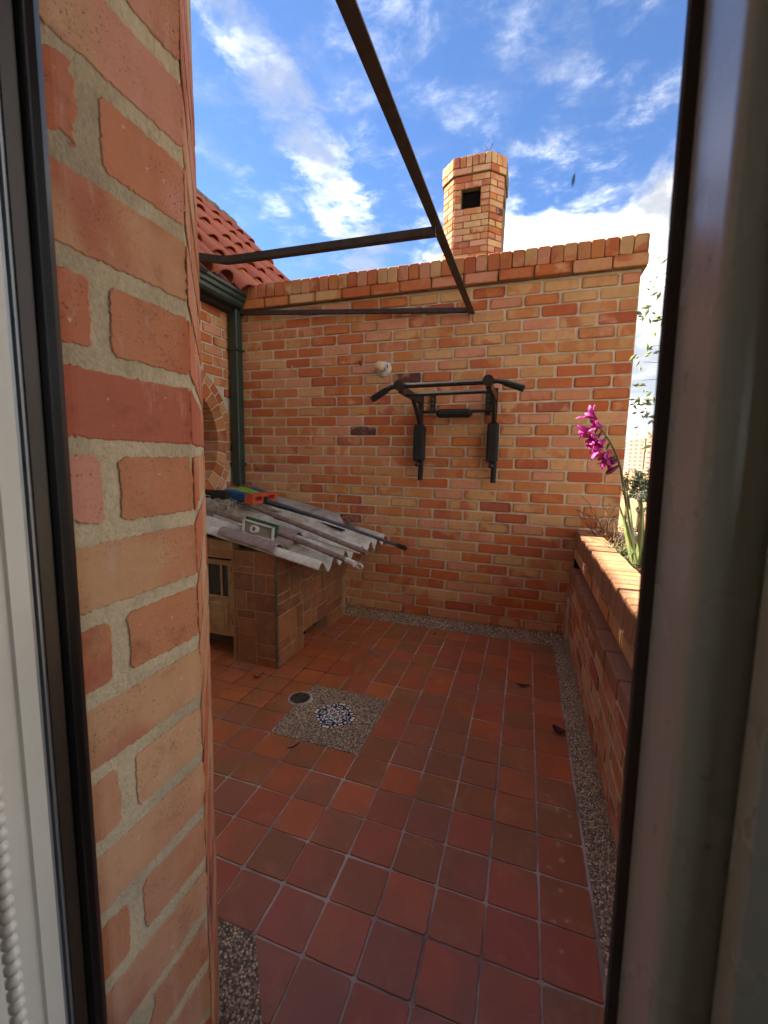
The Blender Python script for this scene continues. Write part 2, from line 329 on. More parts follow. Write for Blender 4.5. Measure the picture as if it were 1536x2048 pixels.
def sash(nt, b):
    v = nt.coord('Object')
    c = nt.mix(nt.step(nt.noise(nt.mapped(v, (1, 1, 0.3)), 6, 5, 0.6), 0.3, 0.7), lin(210, 214, 208), lin(192, 194, 186))
    sc_ = nt.step(nt.noise(nt.mapped(v, (1, 1, 0.08)), 60, 3, 0.6), 0.66, 0.72)
    c = nt.mix(nt.math('MULTIPLY', sc_, 0.25), c, lin(236, 232, 220))
    c = nt.mix(nt.math('MULTIPLY', nt.step(nt.noise(v, 90, 3, 0.6), 0.68, 0.72), 0.5), c, lin(120, 104, 88))
    setc(nt, b, c); setr(nt, b, nt.math('ADD', 0.2, nt.math('MULTIPLY', nt.noise(v, 12, 4, 0.6), 0.15)))
    b.inputs['Specular IOR Level'].default_value = 0.8; b.inputs['Coat Weight'].default_value = 0.25; b.inputs['Coat Roughness'].default_value = 0.2
    bump(nt, b, nt.noise(nt.mapped(v, (1, 1, 0.4)), 14, 3, 0.5), 0.06, 0.004)
M_SASH = mat('beige_sash_paint_gloss', sash)
M_ROOM = noisy('room_plaster', lin(190, 182, 168), lin(182, 174, 158), 2, 0.9, 0.0)
M_ROOMF = noisy('room_floor', lin(176, 140, 104), lin(156, 122, 88), 4, 0.5, 0.0)
M_BEAD = mat('white_bead', None, lin(224, 220, 210), 0.3)
M_WHITECEM = mortar_mat('white_cement', lin(206, 196, 180), lin(160, 148, 130))
M_IRON = noisy('iron_grate', lin(112, 102, 92), lin(84, 76, 68), 40, 0.5, 0.1, 0.4)
M_PLASTER = noisy('house_brick_far', lin(210, 152, 108), lin(192, 134, 92), 5, 0.9, 0.3)
def glass_mat():
    m = bpy.data.materials.new('window_glass'); m.use_nodes = True; nt = NT(m.node_tree); m.node_tree.nodes.clear()
    tr = nt.n('ShaderNodeBsdfTransparent'); tr.inputs[0].default_value = (0.985, 0.99, 0.985, 1)
    gl = nt.n('ShaderNodeBsdfGlossy'); gl.inputs['Roughness'].default_value = 0.0
    g = nt.n('ShaderNodeNewGeometry'); cs = nt.math('ABSOLUTE', nt.vm('DOT_PRODUCT', g.outputs['Incoming'], g.outputs['Normal']))
    fr = nt.math('ADD', 0.03, nt.math('MULTIPLY', nt.math('POWER', nt.math('SUBTRACT', 1.0, cs), 5.0), 0.9))
    mx = nt.n('ShaderNodeMixShader'); nt.link(fr, mx.inputs[0]); nt.link(tr.outputs[0], mx.inputs[1]); nt.link(gl.outputs[0], mx.inputs[2])
    o = nt.n('ShaderNodeOutputMaterial'); nt.link(mx.outputs[0], o.inputs[0]); return m
M_GLASS = glass_mat()
def talavera(nt, b):
    s = nt.n('ShaderNodeSeparateXYZ'); nt.link(nt.mapped(nt.coord('Object'), (1/(0.61*S),)*3), s.inputs[0])
    a = nt.math('ABSOLUTE', s.outputs[0]); c = nt.math('ABSOLUTE', s.outputs[1])
    hi = nt.math('MAXIMUM', a, c); lo_ = nt.math('MINIMUM', a, c)
    def dist(x, y): return nt.math('SQRT', nt.math('ADD', nt.math('POWER', nt.math('SUBTRACT', hi, x), 2), nt.math('POWER', nt.math('SUBTRACT', lo_, y), 2)))
    def ring(x, y, r, wd): return nt.math('LESS_THAN', nt.math('ABSOLUTE', nt.math('SUBTRACT', dist(x, y), r)), wd)
    def disc(x, y, r): return nt.math('LESS_THAN', dist(x, y), r)
    mx_ = lambda *q: q[0] if len(q) == 1 else nt.math('MAXIMUM', q[0], mx_(*q[1:]))
    navy = mx_(ring(0.56, 0.44, 0.19, 0.032), ring(0.6, 0.4, 0.08, 0.03), ring(0.9, 0.3, 0.13, 0.045), ring(0.93, 0.06, 0.1, 0.03), ring(0.84, 0.7, 0.15, 0.045), ring(0.3, 0.2, 0.1, 0.026), ring(0.72, 0.14, 0.09, 0.026), ring(0.36, 0.05, 0.06, 0.022))
    col_ = nt.mix(navy, lin(232, 228, 218), lin(26, 24, 34))
    col_ = nt.mix(disc(0.5, 0.0, 0.085), col_, lin(150, 62, 40))
    col_ = nt.mix(disc(0.55, 0.5, 0.07), col_, lin(96, 110, 70))
    col_ = nt.mix(disc(0, 0, 0.16), col_, lin(64, 88, 68)); col_ = nt.mix(disc(0, 0, 0.09), col_, lin(176, 140, 100))
    col_ = nt.mix(nt.math('GREATER_THAN', nt.math('ADD', a, c), 1.72), col_, lin(206, 146, 52))
    col_ = nt.mix(disc(1.0, 1.0, 0.09), col_, lin(230, 224, 212))
    setc(nt, b, col_); setr(nt, b, 0.25)
M_TAL = mat('painted_tile', talavera)

# ------------------------------------------------------------------ object helpers
ORG = {}
def tag(o, label=None, cat=None, group=None, kind=None):
    if label: o['label'] = label
    if cat: o['category'] = cat
    if group: o['group'] = group
    if kind: o['kind'] = kind
    return o
def thing(name, label, cat, loc=(0, 0, 0), group=None, kind=None):
    o = bpy.data.objects.new(name, None); col.objects.link(o); o.empty_display_size = 0.1
    o.location = Vector(loc)*S; ORG[o] = Vector(loc)
    return tag(o, label, cat, group, kind)
def place(name, me, parent, loc, rotz=0.0, rot=None):
    """link an object that uses mesh me with its origin at loc (world, tiles)"""
    o = bpy.data.objects.new(name, me); col.objects.link(o)
    if parent is not None: o.parent = parent
    p = ORG[parent] if parent is not None else Vector((0, 0, 0))
    o.location = (Vector(loc)-p)*S; ORG[o] = Vector(loc)
    if rot is not None: o.rotation_euler = rot
    else: o.rotation_euler = (0, 0, rotz)
    return o
class MB:
    """collects shapes into one mesh (world coordinates in tiles)"""
    def __init__(s): s.v = []; s.f = []; s.rnd = []
    def add(s, vs, fs, rnd=None):
        k = len(s.v); s.v += [Vector(x) for x in vs]; s.f += [tuple(i+k for i in q) for q in fs]
        s.rnd += [rnd if rnd is not None else 0.0]*len(fs); return s
    def box(s, x0, x1, y0, y1, z0, z1):
        return s.add([(x0, y0, z0), (x1, y0, z0), (x1, y1, z0), (x0, y1, z0), (x0, y0, z1), (x1, y0, z1), (x1, y1, z1), (x0, y1, z1)],
                     [(0, 3, 2, 1), (4, 5, 6, 7), (0, 1, 5, 4), (1, 2, 6, 5), (2, 3, 7, 6), (3, 0, 4, 7)])
    def bbox(s, x0, x1, y0, y1, z0, z1, b=0.04):
        """box with chamfered edges along every side"""
        cx, cy, cz = (x0+x1)/2, (y0+y1)/2, (z0+z1)/2; hx, hy, hz = (x1-x0)/2, (y1-y0)/2, (z1-z0)/2
        vs = []; idx = {}
        for a in (-1, 1):
            for c in (-1, 1):
                for d in (-1, 1):
                    for ax in range(3):
                        p = [a*(hx-(0 if ax == 0 else b)), c*(hy-(0 if ax == 1 else b)), d*(hz-(0 if ax == 2 else b))]
                        idx[(a, c, d, ax)] = len(vs); vs.append((cx+p[0], cy+p[1], cz+p[2]))
        fs = []
        for sg in (-1, 1):
            for ax in range(3):
                o = [k for k in range(3) if k != ax]; q = []
                for (m, n) in ((-1, -1), (1, -1), (1, 1), (-1, 1)):
                    key = [0, 0, 0]; key[ax] = sg; key[o[0]] = m; key[o[1]] = n; q.append(idx[(*key, ax)])
                fs.append(tuple(q))
        for a in (-1, 1):
            for c in (-1, 1):
                fs.append((idx[(a, c, -1, 0)], idx[(a, c, -1, 1)], idx[(a, c, 1, 1)], idx[(a, c, 1, 0)]))
                fs.append((idx[(a, -1, c, 0)], idx[(a, -1, c, 2)], idx[(a, 1, c, 2)], idx[(a, 1, c, 0)]))
                fs.append((idx[(-1, a, c, 1)], idx[(-1, a, c, 2)], idx[(1, a, c, 2)], idx[(1, a, c, 1)]))
                for d in (-1, 1): fs.append((idx[(a, c, d, 0)], idx[(a, c, d, 1)], idx[(a, c, d, 2)]))
        return s.add(vs, fs)
    def prism(s, poly, z0, z1, axes='xyz'):
        """poly in the first two axes named, extruded along the third"""
        ix = ['xyz'.index(a) for a in axes]; n = len(poly); vs = []
        for z in (z0, z1):
            for p in poly:
                q = [0, 0, 0]; q[ix[0]] = p[0]; q[ix[1]] = p[1]; q[ix[2]] = z; vs.append(tuple(q))
        return s.add(vs, [tuple(range(n))[::-1], tuple(range(n, 2*n))]+[(i, (i+1) % n, n+(i+1) % n, n+i) for i in range(n)])
    def tube(s, pts, rad, n=8, cap=True):
        pts = [Vector(p) for p in pts]; rs = rad if isinstance(rad, (list, tuple)) else [rad]*len(pts)
        vs = []; fs = []; prev = None
        for i, p in enumerate(pts):
            d = (pts[min(i+1, len(pts)-1)]-pts[max(i-1, 0)]).normalized()
            if prev is None: a = d.orthogonal().normalized()
            else: a = (prev-d*prev.dot(d)).normalized()
            prev = a; b2 = d.cross(a)
            for k in range(n):
                g = 2*math.pi*k/n; vs.append(p+(a*math.cos(g)+b2*math.sin(g))*rs[i])
        for i in range(len(pts)-1):
            for k in range(n): fs.append((i*n+k, i*n+(k+1) % n, (i+1)*n+(k+1) % n, (i+1)*n+k))
        if cap: fs += [tuple(range(n))[::-1], tuple(range((len(pts)-1)*n, len(pts)*n))]
        return s.add(vs, fs)
    def bar(s, a, b2, w_, h_):
        """square tube from a to b2, w_ wide, h_ high"""
        a, b2 = Vector(a), Vector(b2); d = (b2-a).normalized()
        up_ = Vector((0, 0, 1)) if abs(d.z) < 0.9 else Vector((0, 1, 0))
        sd_ = d.cross(up_).normalized(); u_ = sd_.cross(d).normalized(); vs = []
        for p in (a, b2):
            for (m, n) in ((-1, -1), (1, -1), (1, 1), (-1, 1)): vs.append(p+sd_*m*w_/2+u_*n*h_/2)
        return s.add(vs, [(3, 2, 1, 0), (4, 5, 6, 7), (0, 1, 5, 4), (1, 2, 6, 5), (2, 3, 7, 6), (3, 0, 4, 7)])
    def lathe(s, prof, c, axis=(0, 0, 1), n=16):
        """prof: (radius, distance along axis) from c"""
        ax = Vector(axis).normalized(); a = ax.orthogonal().normalized(); b2 = ax.cross(a); c = Vector(c); vs = []; fs = []
        for (r_, h_) in prof:
            for k in range(n):
                g = 2*math.pi*k/n; vs.append(c+ax*h_+(a*math.cos(g)+b2*math.sin(g))*r_)
        for i in range(len(prof)-1):
            for k in range(n): fs.append((i*n+k, i*n+(k+1) % n, (i+1)*n+(k+1) % n, (i+1)*n+k))
        fs += [tuple(range(n))[::-1], tuple(range((len(prof)-1)*n, len(prof)*n))]
        return s.add(vs, fs)
    def mesh(s, name, m, org=(0, 0, 0), smooth=False, rnd=False):
        me = bpy.data.meshes.new(name); o = Vector(org)
        me.from_pydata([tuple((v-o)*S) for v in s.v], [], s.f)
        for x in (m if isinstance(m, (list, tuple)) else [m]): me.materials.append(x)
        if rnd:
            at = me.attributes.new('rnd', 'FLOAT', 'FACE'); at.data.foreach_set('value', s.rnd)
        if smooth:
            me.polygons.foreach_set('use_smooth', [True]*len(me.polygons))
            me.set_sharp_from_angle(angle=math.radians(40))
        me.update(); return me
    def build(s, name, m, parent=None, org=None, smooth=False, rnd=False):
        if org is None:
            org = [(min(v[i] for v in s.v)+max(v[i] for v in s.v))/2 for i in range(3)]
        return place(name, s.mesh(name, m, org, smooth, rnd), parent, org)

# ------------------------------------------------------------------ bricks
def outline(L, H, n_side, ragged, rr, rad):
    """ragged rounded rectangle L x H about the origin, counter-clockwise seen from the front"""
    pts = []
    hx, hz = L/2, H/2; c = rad
    ctrl = [(-hx+c, -hz), (hx-c, -hz), (hx, -hz+c), (hx, hz-c), (hx-c, hz), (-hx+c, hz), (-hx, hz-c), (-hx, -hz+c)]
    for i in range(8):
        a, b2 = ctrl[i], ctrl[(i+1) % 8]; ln = math.hypot(b2[0]-a[0], b2[1]-a[1])
        k = max(1, round(ln/n_side)) if n_side else 1
        for j in range(k):
            q = j/k; pts.append([a[0]+(b2[0]-a[0])*q, a[1]+(b2[1]-a[1])*q])
    for p in pts:
        g = rr.random()*50
        p[0] += (rr.random()-0.5)*ragged; p[1] += (rr.random()-0.5)*ragged
    return pts
def brick_shape(L, H, depth, rr, n_side=0, ragged=0.03, rad=0.06, bev=0.025):
    o = outline(L, H, n_side, ragged, rr, rad); n = len(o)
    vs = []; tilt = (rr.random()-0.5)*0.012
    for q, y in ((1-2*bev/L, -depth), (1.0, -depth+bev*0.8), (1.0, depth*1.0)):
        k2 = (1-2*bev/H) if y == -depth else 1.0
        for p in o: vs.append((p[0]*q, y+tilt*p[0], p[1]*k2))
    fs = [tuple(range(n))]
    for r_ in range(2):
        for i in range(n): fs.append((r_*n+i, r_*n+n+i, r_*n+n+(i+1) % n, r_*n+(i+1) % n))
    return vs, fs
_cache = {}
def brick_mesh(L, H, m, depth=0.05, near=False):
    Lq = round(L/0.05)*0.05; k = (Lq, round(H, 3), m.name, depth, near); lst = _cache.setdefault(k, [])
    mx = 5 if not near else 99
    if len(lst) < mx:
        vs, fs = brick_shape(Lq, H, depth, R, 0.018 if near else 0, 0.012 if near else 0.03, 0.03 if near else 0.05, 0.006 if near else 0.022)
        if near:   # mortar has slumped over the arrises: push the outline in and out with coherent noise
            sd_ = R.random()*90
            out = []
            for (x, y, z) in vs:
                d = mnoise.noise(Vector((x*1.7+sd_, z*1.7, sd_)))*0.012+mnoise.fractal(Vector((x*14+sd_, z*14, sd_)), 0.5, 2.1, 4)*0.010+max(0.0, mnoise.noise(Vector((x*3.1+sd_, z*3.1, 3)))-0.32)*0.16
                ex = abs(x)/(Lq/2); ez = abs(z)/(H/2)
                out.append((x-(d if ex > ez else 0)*(1 if x > 0 else -1), y, z+(d if ez >= ex else 0)))
            vs = out
        b = MB(); b.add(vs, fs); lst.append(b.mesh('brick', m)); return lst[-1]
    return lst[R.randrange(len(lst))]
def courses(root, O, rotz, length, z0, n, course, module, joint, first, keep=None, m=MB_, depth=0.05, name='brick', near=False, jit=0.015, collect=None):
    """running bond: O is the left end of the face seen from the front, rotz turns the -Y face to its normal.
    first(k) gives the length of the first brick of course k counted from the left"""
    e = Vector((math.cos(rotz), math.sin(rotz), 0)); O = Vector(O); out = []
    for k in range(n):
        zc_ = z0+course*(k+0.5); x = 0.0; ln = first(k)
        while x < length-0.1:
            ln2 = min(ln, length-x)
            if ln2 > 0.16:
                p = O+e*(x+ln2/2)+Vector((0, 0, zc_))
                if keep is None or keep(x, x+ln2, zc_):
                    out.append((p, ln2-joint))
            x += ln; ln = module
    if collect is not None: return out
    for p, L in out: one_brick(root, p, L, course-joint, rotz, m, depth, name, near, jit)
    return out
def one_brick(root, p, L, H, rotz, m, depth, name, near=False, jit=0.015):
    n3 = Vector((math.sin(rotz), -math.cos(rotz), 0))
    q = p+n3*(R.random()*(0.004 if near else 0.02))+Vector((0, 0, (R.random()-0.5)*jit))
    return place(name, brick_mesh(L, H, m, depth, near), root, q, rot=(0, (R.random()-0.5)*0.012, rotz))

# ================================================================== SETTING
# floor of the terrace
fl = MB().box(-17.2, 1.6, -19.0, 0.6, -0.5, -0.022).build('terrace_floor', M_GROUT, org=(0, 0, 0)); tag(fl, kind='structure')
tl = []
for i in range(8):
    g = 0.022; b = MB(); L = 1-2*g; ou = outline(L, L, 0.16, 0.012, R, 0.035); n = len(ou)
    vs = [(p[0]*0.985, p[1]*0.985, 0.0) for p in ou]+[(p[0], p[1], -0.014) for p in ou]+[(p[0], p[1], -0.09) for p in ou]
    fs = [tuple(range(n))]
    for r_ in range(2):
        fs += [(r_*n+i2, r_*n+n+i2, r_*n+n+(i2+1) % n, r_*n+(i2+1) % n) for i2 in range(n)]
    tl.append(b.add(vs, fs).mesh('floor_tile', M_TILE))
for j in range(19):
    for i in range(-17, 1):
        cx, cy = i+0.5, -j-0.5
        if i == -17 and False: continue
        if -8 < cx < -5 and -10 < cy < -7: continue               # the gravel pad
        if cx < -10.5 and cy > -5.0: continue                      # under the tiled box
        if -11 < cx < -10.0 and cy > -6.4 and not (-5 < cy < -1): continue
        q = cx+cy+20.0
        if cy < -15 and q < -0.4: continue                         # gravel round the house corner
        if cx < -6 and cy < -15: continue
        o = place('floor_tile', tl[R.randrange(8)], fl, (cx+(R.random()-0.5)*0.02, cy+(R.random()-0.5)*0.02, (R.random()-0.5)*0.01), R.choice([0, 1, 2, 3])*math.pi/2+(R.random()-0.5)*0.012)
        if cy < -15 and q < 1.0:                                   # tiles cut along the 45 degree strip
            o.scale = (1, 1, 1)
# coved strips of washed gravel
def cove(path, name, prof=((0.0, 0.0), (0.2, 0.05), (0.38, 0.2), (0.48, 0.42), (0.52, 0.66), (0.6, 0.66), (0.6, -0.1), (0.0, -0.1))):
    b = MB(); n = len(prof); vs = []
    for (p, nn) in path:
        p = Vector(p); nn = Vector(nn)
        for (d, h) in prof: vs.append(p+nn*d+Vector((0, 0, h+0.004+(0.012*mnoise.noise(Vector((p.x*2, p.y*2, d*3))) if h > 0 else 0))))
    fs = []
    for i in range(len(path)-1):
        for k in range(n): fs.append((i*n+k, (i+1)*n+k, (i+1)*n+(k+1) % n, i*n+(k+1) % n))
    b.add(vs, fs); o = b.build(name, M_GRAV, org=(0, 0, 0), smooth=True); return tag(o, kind='structure')
path = [((x*1.0, 0.0, 0), (0, 1, 0)) for x in [-10.0+0.5*i for i in range(22)]]+[((0.97, 0.0, 0), (1, 1, 0))]+[((0.97+0.003*i, -0.5*i, 0), (1, 0, 0)) for i in range(1, 38)]
cove(path, 'gravel_border')
o = MB().box(-8.0, -5.0, -10.0, -7.0, -0.2, 0.006).build('gravel_pad', M_GRAV, fl)
A0 = Vector((-3.26, -17.86, 0)); AZ = math.radians(40); ed = Vector((-math.sin(AZ), math.cos(AZ), 0)); en = Vector((math.cos(AZ), math.sin(AZ), 0))
B0 = A0+ed*2.75
b = MB().prism([(-2.46, -19.0), (-2.46, -18.0), (-4.97, -15.0), (-9, -15.0), (-9, -16.2), (-5.2, -16.2), (-3.0, -18.9)], -0.2, 0.008)
o = b.build('gravel_corner', M_GRAV); tag(o, kind='structure')

# ================================================================== BACK WALL
YW = 0.5; XR = 3.38; CO = 0.5262; Z_TOP = 16.72; NC = 31; ZB = Z_TOP-NC*CO; MOD = 1.555
bw = thing('brick_wall', 'tall orange brick wall closing the terrace, holding the black pull-up bar', 'wall', (-6.5, YW, 0))
MB().box(-17.3, XR-0.03, YW, YW+0.85, 0.0, 17.9).build('mortar', MM, bw, org=(-6.5, YW, 8))
def first_bw(k): return (XR+17.2) % MOD+((MOD/2) if (NC-1-k) % 2 == 0 else 0) or MOD
def fb(k):
    f = (XR+17.2) % MOD; g = f+(MOD/2 if (NC-1-k) % 2 == 0 else 0)
    return g if g <= MOD+0.05 else g-MOD
def keep_bw(x0, x1, z): return True
cand = courses(bw, (-17.2, YW, 0), 0, XR+17.2, ZB, NC, CO, MOD, 0.085, fb, keep_bw, collect=True)
def shows(p):    # rank of a brick by how large the camera sees it
    hid = p.x < -10 and p.z < 6.2+0.2*(-10-p.x) or (p.x < -8.3 and p.z < 4.7)
    return (p-CAM).length+(100 if hid else 0)+(60 if p.x < -16.6 else 0)
cand.sort(key=lambda a: shows(a[0]))
for p, L in cand[:300]: one_brick(bw, p, L, CO-0.08, 0, MB_, 0.03, 'brick')
b = MB()
for p, L in cand[300:]:
    vs, fs = brick_shape(L, CO-0.09, 0.03, R); b.add([Vector(v)+p for v in vs], fs, R.random())
o = b.build('brick_rest', MBs, bw, org=(-12, YW, 8), rnd=True); tag(o, kind='stuff')
# coping: one course of stretchers and one of bricks on edge, both standing proud
cp = MB().box(-16.6, 3.52, YW-0.18, YW+1.0, 16.80, 17.98).build('coping', MMd, bw, org=(-6.5, YW, 17.4))
x = -16.45
while x < 3.4:
    L = min(MOD, 3.58-x)
    if L > 0.3: one_brick(cp, Vector((x+L/2, YW-0.2, 17.08)), L-0.07, 0.47, 0, MB_, 0.05, 'coping_stretcher')
    x += MOD
x = -16.35; pit = 0.537
while x < 3.5:
    o = place('coping_brick', brick_mesh(0.48, 0.73, MCOP, 0.06), cp, (x+0.24, YW-0.2+R.random()*0.03, 17.70+R.random()*0.012), rot=(0, (R.random()-0.5)*0.04, 0)); x += pit
# the bricks' upper ends, seen from elsewhere
MB().box(-16.6, 3.52, YW-0.17, YW+1.0, 17.98, 18.05).build('coping_top', MMd, cp)

# ================================================================== HOUSE WALL ON THE LEFT
XH = -17.2
hw = thing('house_wall', 'orange brick house wall with a round brick-ringed opening under the green gutter', 'wall', (XH, -5, 0))
AC = (-4.0, 9.5); RI = 2.96
b = MB()   # body with a round hole
seg = 40; ring = [(AC[0]+RI*math.cos(2*math.pi*i/seg), AC[1]+RI*math.sin(2*math.pi*i/seg)) for i in range(seg)]
y0, y1, z0, z1 = -15.9, 0.6, 0.0, 17.3
def toedge(a):
    dx_, dz_ = math.cos(a), math.sin(a); tt = min(((y1 if dx_ > 0 else y0)-AC[0])/dx_ if abs(dx_) > 1e-6 else 1e9, ((z1 if dz_ > 0 else z0)-AC[1])/dz_ if abs(dz_) > 1e-6 else 1e9)
    return (AC[0]+dx_*tt, AC[1]+dz_*tt)
outr = []; 
angs = [2*math.pi*i/seg for i in range(seg)]
vs = [(XH, p[0], p[1]) for p in ring]+[(XH, *toedge(a)) for a in angs]+[(XH-1.2, p[0], p[1]) for p in ring]
fs = [(i, (i+1) % seg, seg+(i+1) % seg, seg+i) for i in range(seg)]+[((i+1) % seg, i, 2*seg+i, 2*seg+(i+1) % seg) for i in range(seg)]
b.add(vs, fs)
for (yy, zz) in ((y0, z0), (y0, z1), (y1, z0), (y1, z1)):          # corners left open by the fan
    a = math.atan2(zz-AC[1], yy-AC[0]) % (2*math.pi); i = int(a/(2*math.pi)*seg)
    b.add([(XH, *toedge(angs[i])), (XH, *toedge(angs[(i+1) % seg])), (XH, yy, zz)], [(0, 1, 2)])
b.build('mortar', MM, hw, org=(XH, -5, 8))
MB().box(XH-1.6, XH-1.2, -9, 0.4, 4, 15).build('opening_back', noisy('brown_shutter', lin(74, 48, 36), lin(58, 38, 28), 10, 0.7), hw)
RO = RI+1.16
def keep_h(x0, x1, z):
    yy0, yy1 = -9.0+x0, -9.0+x1
    for q in (yy0, (yy0+yy1)/2, yy1):
        if math.hypot(q-AC[0], z-AC[1]) < RO+0.12: return False
    return True
courses(hw, (XH, -9.0, 0), math.pi/2, 9.45, Z_TOP-21*CO, 21, CO, MOD, 0.085, lambda k: MOD if k % 2 else MOD/2, keep_h, depth=0.03)
def wedge(a0, a1, ra, rb, dep0, dep1, m, name, parent):
    """voussoir in the plane x = XH"""
    b = MB(); q = 4; vs = []
    for x_ in (XH+dep0, XH-dep1):
        for (r_, aa) in ((ra, a0), (rb, a0), (rb, a1), (ra, a1)):
            vs.append((x_, AC[0]+r_*math.cos(aa), AC[1]+r_*math.sin(aa)))
    b.add(vs, [(0, 1, 2, 3), (7, 6, 5, 4), (0, 4, 5, 1), (1, 5, 6, 2), (2, 6, 7, 3), (3, 7, 4, 0)])
    return b.build(name, m, parent)
arch = MB().box(XH-0.4, XH-0.3, AC[0]-0.2, AC[0]+0.2, AC[1]+RI+0.3, AC[1]+RI+0.6).build('round_opening_surround', MM, hw)
na = 32
for i in range(na):
    a0 = 2*math.pi*(i+0.06)/na; a1 = 2*math.pi*(i+0.94)/na
    wedge(a0, a1, RI-0.01, RI+0.72+0.03*R.random(), 0.02+0.015*R.random(), 1.1, MB_, 'arch_brick', arch)
na2 = 44
for i in range(na2):
    a0 = 2*math.pi*(i+0.07)/na2; a1 = 2*math.pi*(i+0.93)/na2
    wedge(a0, a1, RI+0.80, RI+1.16+0.04*R.random(), 0.02+0.015*R.random(), 0.3, MB_, 'arch_brick', arch)

# gutter and downpipe
gt = thing('roof_gutter', 'dark green stepped metal gutter along the eave of the tiled roof', 'gutter', (-16.4, -4, 17.2))
prof = [(-16.85, 16.86), (-16.28, 16.86), (-16.18, 16.98), (-16.18, 17.16), (-16.08, 17.24), (-16.08, 17.42), (-15.97, 17.50), (-15.97, 17.64), (-16.05, 17.66), (-16.05, 17.55), (-16.85, 17.55)]
MB().prism(prof, -15.5, 0.22, 'xzy').build('gutter_channel', M_GREEN, gt)
MB().prism([(-16.83, 16.88), (-16.25, 16.9), (-16.1, 17.2), (-16.0, 17.6), (-16.83, 17.6)], 0.22, 0.26, 'xzy').build('end_cap', M_GREEN, gt)
MB().box(-17.25, -16.7, -15.5, 0.4, 16.62, 16.86).build('soffit_board', M_DARK, gt)
dp = thing('downpipe', 'square dark green downpipe in the corner of the two brick walls', 'pipe', (-16.8, 0.2, 7))
MB().bbox(-17.02, -16.47, -0.12, 0.40, 7.05, 16.85, 0.05).build('pipe', M_GREEN, dp)
for z in (8.2, 14.6): MB().box(-17.12, -16.38, -0.16, 0.44, z, z+0.1).build('bracket', M_GREEN, dp)

# tiled roof over the house
PT = math.radians(46); tp = math.tan(PT)
rf = thing('tiled_roof', 'red clay barrel-tile roof sloping down to the green gutter', 'roof', (-20, 0, 20))
def rp(s_, y, h=0.0):   # point on the roof s_ up the slope from the eave
    return Vector((-16.05-s_*math.cos(PT)+h*math.sin(PT), y, 17.62+s_*math.sin(PT)+h*math.cos(PT)))
LEN = 16.6; TP = 1.72
b = MB(); ny = 0; vs = []; fs = []
ys = [-18+0.115*i for i in range(int(32/0.115))]
for y in ys:
    h = -0.25*abs(math.cos(math.pi*(y-0.1)/TP))+0.02
    vs += [rp(-0.1, y, h), rp(LEN, y, h)]
fs = [(2*i, 2*i+2, 2*i+3, 2*i+1) for i in range(len(ys)-1)]
b.add(vs, fs).build('pan_tiles', M_PAN, rf)
def barrel():
    b = MB(); k = 8; L = 3.4; vs = []
    for (s_, r_, h_) in ((0, 0.62, 0.10), (L, 0.50, -0.02)):
        for rr_ in (r_, r_-0.075):
            for i in range(k+1):
                a = math.pi*i/k; vs.append(((-s_), math.cos(a)*rr_, math.sin(a)*rr_*0.92+h_))
    n = k+1; fs = []
    for i in range(k):
        fs += [(i, i+1, 2*n+i+1, 2*n+i), (n+i+1, n+i, 3*n+i, 3*n+i+1), (i+1, i, n+i, n+i+1), (2*n+i, 2*n+i+1, 3*n+i+1, 3*n+i)]
    return b.add(vs, fs).mesh('roof_tile', M_ROOF, smooth=True)
bm_ = [barrel()]
nrow = 6; exp = 2.75
for c in range(-5, 9):
    y = 0.1+c*TP
    for k in range(nrow):
        s_ = -0.25+k*exp+(R.random()-0.5)*0.7
        o = place('roof_tile', bm_[0], rf, rp(s_, y+(R.random()-0.5)*0.1, 0.02+R.random()*0.05), rot=(0, PT-0.02, (R.random()-0.5)*0.05))
b = MB()
pts = [rp(LEN-0.15, y, 0.22+0.08*mnoise.noise(Vector((y*1.3, 0, 0)))) for y in [-18+0.4*i for i in range(81)]]
b.tube(pts, [0.42+0.08*mnoise.noise(Vector((i*0.9, 3, 0))) for i in range(81)], 8).build('ridge_cap', M_RIDGE, rf, smooth=True)
b = MB(); e1 = rp(LEN, -18); e2 = rp(LEN, 14)      # far slope and gable of the house under the roof
b.add([rp(-0.1, -18, -0.4), rp(LEN, -18, -0.3), (e1.x-14, -18, 17), rp(-0.1, 14, -0.4), rp(LEN, 14, -0.3), (e1.x-14, 14, 17)], [(0, 1, 2), (5, 4, 3), (1, 4, 5, 2), (0, 2, 5, 3), (0, 3, 4, 1)])
b.build('roof_body', M_PAN, rf)

